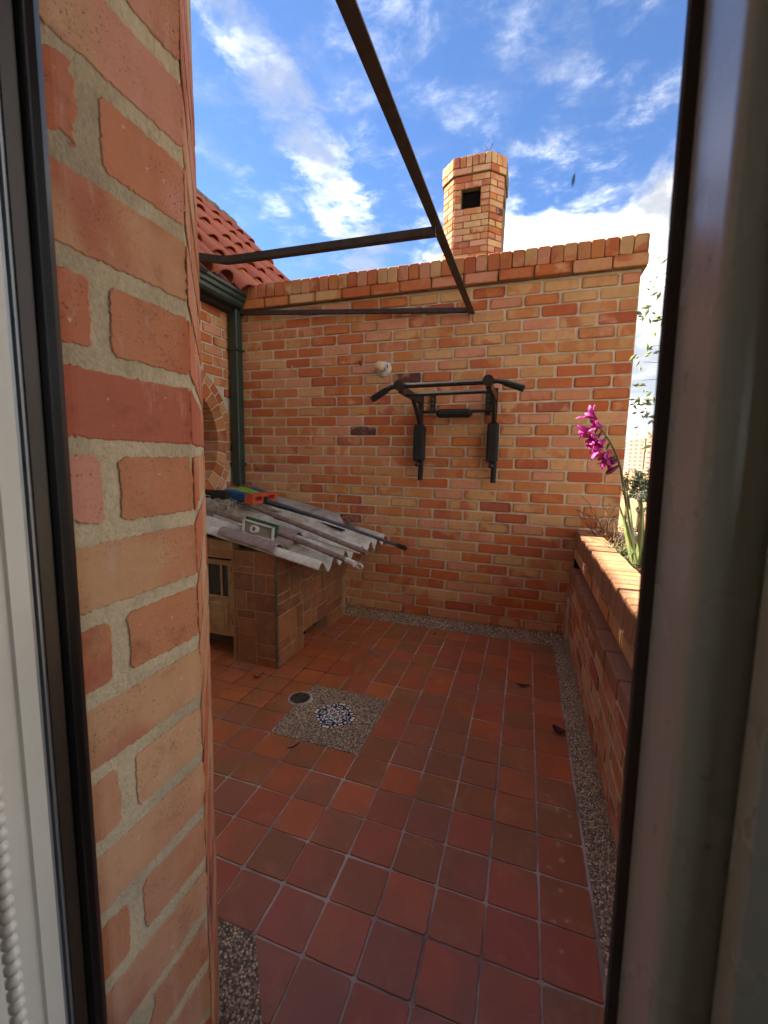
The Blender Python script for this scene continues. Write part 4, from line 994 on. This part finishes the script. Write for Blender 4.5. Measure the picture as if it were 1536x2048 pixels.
for i in range(5):
    p = Vector(stem_p[-2-i//2]).lerp(Vector(stem_p[-1-i//2]), (i % 2)*0.5); MB().tube([p, p+Vector((-0.05, -0.05, -0.12)), p+Vector((-0.1, -0.05, -0.3))], [0.03, 0.05, 0.01], 5).build('calyx', M_STEM, gl)
# climbing plant by the window
vn = thing('climbing_plant', 'slender leafy climbing plant standing against the white sky beside the window frame', 'plant', (3.3, -5, 5.1))
b = MB(); trunk = [(3.9, -5, 5.1), (3.9, -5, 7.5), (3.75, -5.05, 10), (3.6, -5, 12.5), (3.4, -5, 15.2)]; b.tube(trunk, [0.05, 0.045, 0.04, 0.03, 0.015], 5)
lf = MB(); spr = [(2.85, 14.7, 9, 0.3), (2.62, 14.1, 8, 0.25), (2.75, 13.2, 16, 0.4), (2.55, 13.05, 14, 0.28), (2.66, 12.3, 10, 0.3), (2.5, 11.85, 10, 0.25), (2.62, 11.35, 9, 0.22), (2.62, 10.75, 14, 0.3), (2.72, 10.55, 22, 0.34), (2.85, 10.0, 10, 0.3), (2.8, 9.5, 7, 0.25),
      (3.2, 14.2, 14, 0.5), (3.25, 12.9, 14, 0.5), (3.3, 11.6, 14, 0.5), (3.2, 10.4, 16, 0.5), (3.3, 9.2, 14, 0.5), (3.5, 8.2, 14, 0.5)]
for (xe, ze, n, r_) in spr:
    p1 = Vector((xe, -5+R.uniform(-0.3, 0.3), ze)); p0 = Vector((3.62, -5, ze-R.uniform(0.1, 0.5))); md = p0.lerp(p1, 0.6)+Vector((0, 0, 0.15)); b.tube([p0, md, p1], [0.014, 0.01, 0.006], 4)
    for i in range(int(n*0.55)):
        q = p1+Vector((R.gauss(0, r_*0.5), R.gauss(0, r_*0.6), R.gauss(0, r_*0.6))); d = Vector((R.uniform(-1, 0.7), R.uniform(-0.7, 0.7), R.uniform(-1.1, 0.35))).normalized(); L = R.uniform(0.16, 0.36); s_ = d.cross(Vector((R.random(), 1, R.random()))).normalized()*L*0.17; nn_ = d.cross(s_).normalized()*0.03
        lf.add([q, q+d*L*0.45+s_, q+d*L, q+d*L*0.45-s_, q+d*L*0.45+nn_], [(0, 1, 4), (1, 2, 4), (2, 3, 4), (3, 0, 4)])
b.build('stem', M_TWIG, vn); tag(lf.build('foliage', M_FOL, vn), kind='stuff')

# ================================================================== STEEL FRAME OF AN AWNING
af = thing('awning_frame', 'rusty brown angle-iron awning frame without cover, jutting out from the house', 'awning frame', (-8, -6, 15.6))
def angle(a, b2, w_, name='rail', flip=1):
    """L-section between a and b2"""
    a, b2 = Vector(a), Vector(b2); d = (b2-a).normalized(); sd_ = d.cross(Vector((0, 0, 1))).normalized()*flip; u_ = sd_.cross(d).normalized()
    if u_.z < 0: u_ = -u_
    t_ = 0.045; pr = [(0, 0), (w_, 0), (w_, t_), (t_, t_), (t_, w_), (0, w_)]; vs = []
    for p in (a, b2): vs += [p+sd_*(x-w_/2)+u_*(y-w_/2) for (x, y) in pr]
    n = 6; b = MB().add(vs, [tuple(range(n)), tuple(range(n, 2*n))[::-1]]+[((i+1) % n, i, n+i, n+(i+1) % n) for i in range(n)])
    return b.build(name, M_RUST, af)
angle((-3.58, 0.42, 15.68), (-3.58, -17.4, 15.28), 0.27, 'side_rail', -1)
angle((-16.9, 0.28, 16.72), (-3.5, 0.28, 15.68), 0.2, 'wall_rail', -1)
cr = [(-17.1, -7.9, 16.1), (-11.89, -7.9, 15.56), (-10.9, -7.9, 15.33), (-10.2, -7.9, 15.30), (-3.58, -7.9, 15.2)]
for i in range(4): angle(cr[i], cr[i+1], 0.21, 'cross_rail', -1)
MB().tube([(-17.0, 0.3, 16.66), (-16.4, 0.3, 16.62)], 0.14, 8).build('bracket', M_RUST, af)

# ================================================================== PULL-UP BAR
pb = thing('pull_up_bar', 'black wall-mounted pull-up bar with padded arms hanging on the brick wall', 'pull-up bar', (-4.1, 0, 11.5))
XL, XRb, ZF = -5.85, -2.3, 11.58
MB().tube([(-6.42, -3.58, 11.56), (-6.2, -3.58, 11.66), (-5.85, -3.58, 11.68), (-2.3, -3.58, 11.72), (-1.95, -3.58, 11.75), (-1.72, -3.58, 11.68)], 0.105, 10).build('top_bar', M_BLACK, pb, smooth=True)
MB().tube([(-7.08, -3.58, 11.17), (-6.98, -3.58, 11.23), (-6.42, -3.58, 11.55)], [0.13, 0.145, 0.135], 10).build('foam_grip', M_FOAM, pb, smooth=True)
MB().tube([(-0.98, -3.58, 11.42), (-1.08, -3.58, 11.46), (-1.70, -3.58, 11.68)], [0.13, 0.145, 0.135], 10).build('foam_grip', M_FOAM, pb, smooth=True)
MB().tube([(XL, -2.75, 11.45), (XRb, -2.75, 11.5)], 0.09, 8).build('rear_bar', M_BLACK, pb, smooth=True)
for i, x in enumerate((XL, XRb)):
    dz = 0.06*i
    MB().bar((x, 0.2, ZF+dz-0.02), (x, -3.5, ZF+dz), 0.2, 0.3).build('arm', M_BLACK, pb)
    MB().lathe([(0.21, 0), (0.21, 0.28)], (x, -3.82, ZF+dz+0.1), (0, 1, 0), 14).build('end_cap', M_BLACK, pb)
    MB().bar((x, 0.1, 8.4), (x, 0.1, 12.0+dz), 0.24, 0.2).build('upright', M_BLACK, pb)
    MB().bar((x+0.02, -1.5, ZF-0.1), (x+0.02, -0.02, 10.4), 0.16, 0.16).build('brace', M_BLACK, pb)
    MB().bbox(x-0.27, x+0.25, -0.28, 0.36, 8.6, 10.42+dz, 0.1).build('arm_pad', M_FOAM, pb)
    MB().tube([(x+0.1, 0.05, 8.62), (x+0.1, -0.05, 7.66)], 0.13, 10).build('hand_grip', M_FOAM, pb)
    MB().lathe([(0.05, 0), (0.12, 0.05), (0.12, 0.14), (0.06, 0.2)], (x-0.02, -0.18, 8.45), (0, -1, 0), 10).build('knob', M_BLACK, pb)
for i, (x, z0, z1) in enumerate(((-5.3, 11.0, 12.05), (-2.62, 10.85, 12.05))):
    o = MB().bar((x, 0.36, z0), (x, 0.36, z1), 0.26, 0.1).build('wall_plate', M_BLACK, pb)
    for k in range(4): MB().lathe([(0.05, 0), (0.05, 0.03)], (x, 0.31, z0+0.2+0.24*k), (0, -1, 0), 8).build('bolt', M_STEEL, o)
MB().tube([(XL, 0.15, 11.05), (XRb, 0.15, 11.05)], 0.07, 8).build('rear_rod', M_BLACK, pb)
MB().bbox(-5.02, -3.3, -0.35, 0.1, 10.72, 11.12, 0.14).build('back_pad', M_FOAM, pb)

# lamp holder
lh = thing('lamp_holder', 'round white porcelain lamp holder with a small cream bulb on the brick wall', 'lamp', (-7.96, YW, 13.3))
MB().lathe([(0.40, -0.0), (0.40, 0.08), (0.34, 0.14), (0.16, 0.18)], (-7.93, YW-0.02, 13.25), (0, -1, 0), 20).build('base_plate', M_PORC, lh, smooth=True)
MB().lathe([(0.15, 0.1), (0.17, 0.3), (0.15, 0.42)], (-7.93, YW-0.02, 13.25), (-0.12, -1, 0.1), 14).build('socket', M_STEEL, lh, smooth=True)
MB().lathe([(0.14, 0.3), (0.21, 0.36), (0.25, 0.48), (0.24, 0.62), (0.16, 0.74), (0.02, 0.78)], (-7.93, YW-0.02, 13.25), (-0.12, -1, 0.1), 16).build('bulb', M_CREAM, lh, smooth=True)
MB().box(-7.75, -7.68, YW-0.19, YW-0.1, 13.28, 13.45).build('screw', M_STEEL, lh)
for (x, z, nm, lb) in ((-13.2, 13.5, 'wall_hook', 'small white wall hook left of the lamp holder'), (-9.2, 13.55, 'wall_nail', 'rusty nail stub in the brick joint left of the bulb')):
    o = MB().tube([(x, YW, z), (x, YW-0.22, z), (x+0.02, YW-0.28, z+0.14)], 0.04, 6).build(nm, M_PORC if 'hook' in nm else M_RUST); tag(o, lb, nm.split('_')[1])

# ================================================================== FLOOR DETAILS
dt = MB().box(-0.61, 0.61, -0.61, 0.61, -0.1, 0.02)
o = place('painted_tile', dt.mesh('painted_tile', M_TAL), None, (-6.45, -8.5, 0.0), math.pi/4); tag(o, 'glazed white tile with blue scrolls and orange corners set in the gravel pad', 'decorative tile')
dn = thing('floor_drain', 'round iron floor drain in rough white cement at the edge of the gravel pad', 'drain', (-8.06, -8.0, 0))
b = MB(); n = 26; vs = []
for (r_, h) in ((0.36, 0.0), (0.375, 0.03), (0.42, 0.026), (0.47, 0.002)):
    for k in range(n):
        a = 2*math.pi*k/n; q = r_+(0.1*mnoise.noise(Vector((math.cos(a)*1.8, math.sin(a)*1.8, 4))) if r_ > 0.4 else 0); vs.append((-8.06+q*math.cos(a), -8.0+q*math.sin(a), h+0.004))
b.add(vs, [(i*n+k, i*n+(k+1) % n, (i+1)*n+(k+1) % n, (i+1)*n+k) for i in range(3) for k in range(n)]).build('cement_ring', M_WHITECEM, dn, smooth=True)
MB().lathe([(0.34, 0.0), (0.34, 0.008)], (-8.06, -8.0, 0), (0, 0, 1), 24).build('sump', M_VOID, dn)
b = MB()
for k in range(-3, 4):
    y = k*0.095; q = math.sqrt(max(0.0, 0.36**2-y*y)); b.box(-8.06-q, -8.06+q, -8.0+y-0.026, -8.0+y+0.026, 0.01, 0.035)
b.box(-8.075, -8.045, -8.33, -7.67, 0.012, 0.04); b.build('grate', M_IRON, dn)
def leaf(c, L, w_, a, curl, lab, m=M_DEADLEAF):
    b = MB(); vs = []
    for i in range(6):
        q = i/5; ww = w_*math.sin(math.pi*min(0.98, q*0.9+0.08)); z = 0.03+curl*(2*q-1)**2
        for s_ in (-1, 0, 1): vs.append((c[0]+math.cos(a)*L*(q-0.5)-math.sin(a)*ww*s_, c[1]+math.sin(a)*L*(q-0.5)+math.cos(a)*ww*s_, z+abs(s_)*curl*0.6))
    b.add(vs, [(i*3+k, i*3+3+k, i*3+4+k, i*3+1+k) for i in range(5) for k in range(2)])
    o = b.build('dead_leaf', m, smooth=True); tag(o, lab, 'leaf', 'dead leaves on the terrace floor'); return o
leaf((-0.35, -4.32), 0.5, 0.09, 0.2, 0.06, 'thin brown curled leaf on the orange tile near the back right corner')
leaf((0.75, -6.84), 0.42, 0.17, -0.5, 0.1, 'dark crumpled leaf against the gravel strip on the right')
leaf((-10.3, -7.35), 0.38, 0.1, 0.9, 0.12, 'curled orange-brown leaf on the floor in front of the tiled store', noisy('orange_leaf', lin(150, 78, 42), lin(120, 60, 34)))
leaf((-4.6, -0.75), 0.3, 0.04, 1.3, 0.05, 'thin brown twig-like leaf on the floor tiles by the back wall')
leaf((-6.9, -10.4), 0.42, 0.02, 1.0, 0.06, 'thin dark stalk lying just in front of the gravel pad')

# ================================================================== NEAR HOUSE CORNER
hc = thing('house_corner', 'rough brick corner of the house right outside the window, thick smeared mortar', 'wall', (-3.26, -18, 8.7))
hc.rotation_euler = (0, 0.009, 0)
b = MB().prism([(-3.294, -19.35), (-3.294, -17.875), tuple((B0-en*0.03)[:2]), (-17.2, B0.y+0.3), (-19, B0.y+0.3), (-19, -19.35)], 0, 34)  # carried up out of view to bounce sunlight into the yard
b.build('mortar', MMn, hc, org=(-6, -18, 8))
Z0 = 8.77-14*0.535
near_l = []
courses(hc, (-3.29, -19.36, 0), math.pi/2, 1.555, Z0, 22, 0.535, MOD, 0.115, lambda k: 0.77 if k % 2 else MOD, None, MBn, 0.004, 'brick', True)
th = math.radians(130)
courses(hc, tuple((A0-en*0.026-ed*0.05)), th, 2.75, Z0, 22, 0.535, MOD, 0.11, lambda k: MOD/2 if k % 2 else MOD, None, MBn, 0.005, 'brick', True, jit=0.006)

# ================================================================== ROOM BEHIND THE WINDOW
XW0, XW1, ZW0, ZW1 = -3.30, 0.0, 2.6, 14.0
rm = MB()
def room():
    b = MB(); y0, y1 = -44.0, -19.62; x0, x1, z0, z1 = -9.0, 6.0, 0.4, 16.6
    b.box(x0-0.6, x0, y0, y1, z0-0.6, z1+0.6); b.box(x1, x1+0.6, y0, -40, z0-0.6, z1+0.6); b.box(x1, x1+0.6, -28, y1, z0-0.6, z1+0.6); b.box(x1, x1+0.6, -40, -28, z0-0.6, 8); b.box(x1, x1+0.6, -40, -28, 12, z1+0.6); b.box(x0, x1, y0-0.6, y0, z0-0.6, z1+0.6)  # gap in the side wall is added, unseen, to brighten the window frames
    b.box(x0, x1, y0, y1, z1, z1+0.6); b.box(x0, x1, y0, y1, z0-0.6, z0)
    # wall with the window in it
    b.box(x0-0.6, -3.62, y1, -19.36, z0-0.6, z1+1.0); b.box(0.62, x1+0.6, y1, -19.25, z0-0.6, z1+1.0)
    b.box(-3.62, 0.62, y1, -19.25, z0-0.6, ZW0); b.box(-3.62, 0.62, y1, -19.25, ZW1, z1+1.0)
    return b
tag(room().build('room', M_ROOM, org=(0, -30, 8)), kind='structure')
ext = MB(); ext.box(-19, 9.5, -44.6, -19.2, 17.7, 34); ext.box(6.62, 9.5, -27.5, -19.2, 0, 17.69); ext.box(0.62, 6.6, -19.24, -19.2, 0, 17.6); ext.box(-3.29, 0.62, -19.24, -19.2, 0, ZW0-0.01); ext.box(-3.29, 0.62, -19.24, -19.2, ZW1+0.01, 17.6)  # tall upper block is unseen, added to bounce sunlight into the yard
ext.box(-3.0, 9.5, -19.19, -16.2, 15.0, 15.6); tag(ext.build('house_front_with_light_helpers', M_PLASTER, org=(0, -19, 8)), kind='structure')  # overhang is unseen, added to shade the floor near the window
MB().box(-8.9, 5.9, -43.9, -19.7, 0.4, 0.45).build('room_floor', M_ROOMF); tag(bpy.data.objects['room_floor'], kind='structure')
wn = thing('window', 'window of the room with white and bronze frames and a clear pane facing the terrace', 'window', (-1.8, -19.2, 8))
# left jamb, from the outside in: gasket, bronze, aluminium track, white frame
b = MB(); b.prism([(-3.32, -18.95), (-3.13, -18.95), (-3.115, -18.985), (-3.13, -19.015), (-3.115, -19.035), (-3.13, -19.058), (-3.32, -19.058)], ZW0, ZW1)
b.build('gasket', M_GASK, wn)
MB().prism([(-3.5, -19.058), (-3.14, -19.06), (-3.14, -19.133), (-3.5, -19.133)], ZW0, ZW1).build('bronze_jamb', M_BRONZE, wn)
b = MB(); b.prism([(-3.6, -19.133), (-3.15, -19.133), (-3.15, -19.15), (-3.18, -19.156), (-3.18, -19.166), (-3.145, -19.172), (-3.145, -19.19), (-3.6, -19.19)], ZW0, ZW1); b.build('track', M_ALU, wn)
b = MB(); b.prism([(-3.7, -19.19), (-3.135, -19.192), (-3.115, -19.205), (-3.115, -19.29), (-3.13, -19.30), (-3.13, -19.66), (-3.08, -19.68), (-3.08, -19.9), (-3.7, -19.9)], ZW0, ZW1); b.build('white_frame', M_WFRAME, wn)
# right stile
b = MB(); b.prism([(-0.352, -19.10), (-0.344, -19.085), (-0.30, -19.085), (-0.30, -19.12), (-0.322, -19.12), (-0.345, -19.112)], ZW0, ZW1); b.build('gasket', M_GASKR, wn)
b = MB(); cx_, cy_, rr2 = -0.262, -19.385, 0.055
arc = [(cx_+rr2*math.cos(a_), cy_+rr2*math.sin(a_)) for a_ in [math.pi+math.pi/2*i/8 for i in range(9)]]
b.prism([(0.1, -19.122), (-0.3, -19.122), (-0.318, -19.13)]+arc+[(-0.205, -19.44), (0.1, -19.44)], ZW0, ZW1); b.build('stile', M_SASH, wn, smooth=True)
b = MB(); b.prism([(-0.198, -19.47), (-0.206, -19.478), (-0.206, -19.56), (0.62, -19.56), (0.62, -19.13), (0.1, -19.13), (0.1, -19.44), (-0.195, -19.455)], ZW0, ZW1); b.build('outer_frame', M_SASH, wn)
MB().box(-3.6, 0.62, -19.6, -18.95, ZW0-0.1, ZW0).build('sill', M_WFRAME, wn)
MB().box(-3.6, 0.62, -19.6, -18.95, ZW1, ZW1+0.1).build('head', M_WFRAME, wn)
MB().box(-3.14, -0.36, -19.045, -19.03, ZW0, ZW1).build('glass_pane', M_GLASS, wn)
for o in wn.children:                                            # the frames are not quite plumb
    nm = o.name.split('.')[0]; side = ORG[o].x
    if nm in ('gasket', 'bronze_jamb', 'track', 'white_frame', 'stile', 'outer_frame'): o.rotation_euler = (0, 0.014 if side < -1.5 else -0.014, 0); o.location.x -= 0.0 if side < -1.5 else 0.03*S
def wm_mat():
    m = bpy.data.materials.new('water_mark'); m.use_nodes = True; nt = NT(m.node_tree); m.node_tree.nodes.clear()
    tr = nt.n('ShaderNodeBsdfTransparent'); df = nt.n('ShaderNodeBsdfTranslucent'); df.inputs[0].default_value = (0.8, 0.74, 0.7, 1)
    mx = nt.n('ShaderNodeMixShader'); mx.inputs[0].default_value = 0.03; nt.link(tr.outputs[0], mx.inputs[1]); nt.link(df.outputs[0], mx.inputs[2])
    o = nt.n('ShaderNodeOutputMaterial'); nt.link(mx.outputs[0], o.inputs[0]); return m
M_WM = wm_mat()
for (x, z, r_) in ((-0.563, 7.454, 0.012), (-0.52, 7.44, 0.010), (-0.515, 7.36, 0.011), (-0.55, 7.31, 0.010), (-0.535, 7.25, 0.012), (-0.575, 7.2, 0.009), (-0.53, 7.12, 0.011), (-0.5, 7.0, 0.010), (-0.545, 6.98, 0.010), (-0.51, 6.86, 0.011), (-0.6, 7.5, 0.008)):
    MB().lathe([(r_, 0), (r_*0.6, 0.001)], (x, -19.046, z), (0, -1, 0), 10).build('water_mark', M_WM, wn)
MB().lathe([(0.001, -0.019), (0.0035, -0.010), (0.0045, 0.0), (0.003, 0.012), (0.001, 0.019)], (-0.659, -19.05, 9.614), (0.12, 0, 1), 8).build('dirt_speck', M_GASK, wn)
ch = thing('bead_chain', 'white bead chain of a roller blind hanging beside the white window frame', 'chain', (-2.79, -19.6, 9))
sp = MB(); sp.lathe([(0.004, -0.034), (0.022, -0.026), (0.033, -0.008), (0.033, 0.008), (0.022, 0.026), (0.004, 0.034)], (0, 0, 0), (0, 0, 1), 8); me = sp.mesh('bead', M_BEAD, smooth=True)
for k in range(90): place('bead', me, ch, (-2.79+0.004*math.sin(k*0.21), -19.6, 5.2+0.066*k))
MB().tube([(-2.79, -19.6, 5.2), (-2.79, -19.6, 11.2)], 0.007, 5).build('cord', M_BEAD, ch)

# ================================================================== THE TOWN BEYOND
gd = MB().box(-6000, 6000, -3000, 12000, -131, -130).build('ground', noisy('town_ground', lin(110, 100, 84), lin(84, 84, 60), 0.05, 0.95, 0.0), org=(0, 0, -130)); tag(gd, kind='structure')
def town_mat(name, c1, c2): return noisy(name, c1, c2, 0.6, 0.9, 0.0)
M_T1 = town_mat('town_brick', lin(196, 148, 112), lin(176, 126, 92)); M_T2 = town_mat('town_pink_brick', lin(190, 142, 120), lin(174, 126, 106)); M_T3 = town_mat('town_grey', lin(150, 150, 152), lin(132, 132, 136)); M_WIN = mat('town_window', None, lin(96, 86, 84), 0.2)
def block(name, label, c, w_, d_, z1, rot, m, cols, rows, z0=-130, wf=0.5, group=None):
    t_ = thing(name, label, 'building', (c[0], c[1], z0), group); t_.rotation_euler = (0, 0, rot)
    b = MB().box(-w_/2, w_/2, -d_/2, d_/2, 0, z1-z0); me = b.mesh('wall', m); o = bpy.data.objects.new('wall', me); col.objects.link(o); o.parent = t_
    me2 = MB().box(-w_/2-0.8, w_/2+0.8, -d_/2-0.8, d_/2+0.8, 0, 2.4).mesh('roof', m); o2 = bpy.data.objects.new('roof', me2); col.objects.link(o2); o2.parent = t_; o2.location = (0, 0, (z1-z0)*S)
    wm = {}
    for side in (0, 1):
        L = w_ if side == 0 else d_; n = cols if side == 0 else max(2, int(cols*d_/w_))
        pw, ph = L/n*wf, 10*wf
        if side not in wm: wm[side] = (MB().box(-pw/2, pw/2, -0.6, 0.6, 0, ph) if side == 0 else MB().box(-0.6, 0.6, -pw/2, pw/2, 0, ph)).mesh('window', M_WIN)
        for r_ in range(rows):
            z = (z1-z0)-8-r_*15
            if z < 4: break
            for k in range(n):
                q = -L/2+L*(k+0.5)/n; o = bpy.data.objects.new('window', wm[side]); col.objects.link(o); o.parent = t_
                o.location = Vector((q, -d_/2, z) if side == 0 else (-w_/2, q, z))*S
    return t_
def at(az, dist): a = math.radians(az); return (CAM.x+math.sin(a)*dist, CAM.y+math.cos(a)*dist)
block('brick_house', 'sunlit orange brick house just beyond the planter, below eye level', at(16.0, 230), 70, 40, 2, math.radians(38), M_T1, 6, 4, wf=0.35)
block('apartment_block', 'sunlit pale brick wall of a neighbouring block behind the gladiolus stem', at(10.2, 250), 14, 60, -12, math.radians(30), M_T1, 2, 5, wf=0.3)
block('tower_block', 'grey high-rise far off at the left edge of the gap beside the wall', at(11.6, 2400), 60, 60, 105, math.radians(40), M_T3, 4, 12, wf=0.55)
block('tower_block', 'pinkish brick high-rise far off, beside the grey tower', at(13.0, 1900), 90, 70, 95, math.radians(36), M_T2, 5, 12, wf=0.5)
block('tower_block', 'orange brick high-rise far off, nearest the window frame', at(15.6, 1500), 110, 80, 90, math.radians(36), M_T2, 6, 10, wf=0.45)
block('apartment_block', 'low pink brick block in front of the far towers', at(13.4, 700), 120, 60, -4, math.radians(38), M_T2, 8, 5, wf=0.45)
def tree(az, dist, ztop, rad, label, n=700):
    x, y = at(az, dist); t_ = thing('tree', label, 'tree', (x, y, -130)); MB().tube([(x, y, -130), (x+rad*0.1, y, ztop-rad*1.4), (x, y, ztop-rad*0.4)], [rad*0.16, rad*0.1, rad*0.04], 7).build('trunk', M_TWIG, t_)
    b = MB(); blobs = [(Vector((R.gauss(0, 0.5), R.gauss(0, 0.5), R.uniform(-0.8, 0.6)))*rad, rad*R.uniform(0.25, 0.5)) for _ in range(9)]
    for i in range(n):
        c, r_ = blobs[i % 9]; v = Vector((R.gauss(0, 1), R.gauss(0, 1), R.gauss(0, 1))).normalized()*r_*R.uniform(0.6, 1.1); p = Vector((x, y, ztop-rad))+c+v
        d = Vector((R.uniform(-1, 1), R.uniform(-1, 1), R.uniform(-1, 1))).normalized()*rad*0.13; e_ = d.orthogonal().normalized()*rad*0.05
        b.add([p-d, p+e_, p+d, p-e_], [(0, 1, 2, 3)])
    tag(b.build('crown', M_TREE, t_, org=(x, y, ztop-rad)), kind='stuff'); return t_
tree(11.5, 180, 5, 5.0, 'dark leafy tree beyond the wall, standing between the near brick blocks')
tree(12.8, 170, 7, 5.5, 'dark tree in front of the low pink block, below the towers')
tree(14.0, 165, 0, 4.5, 'small dark tree in front of the sunlit orange house')
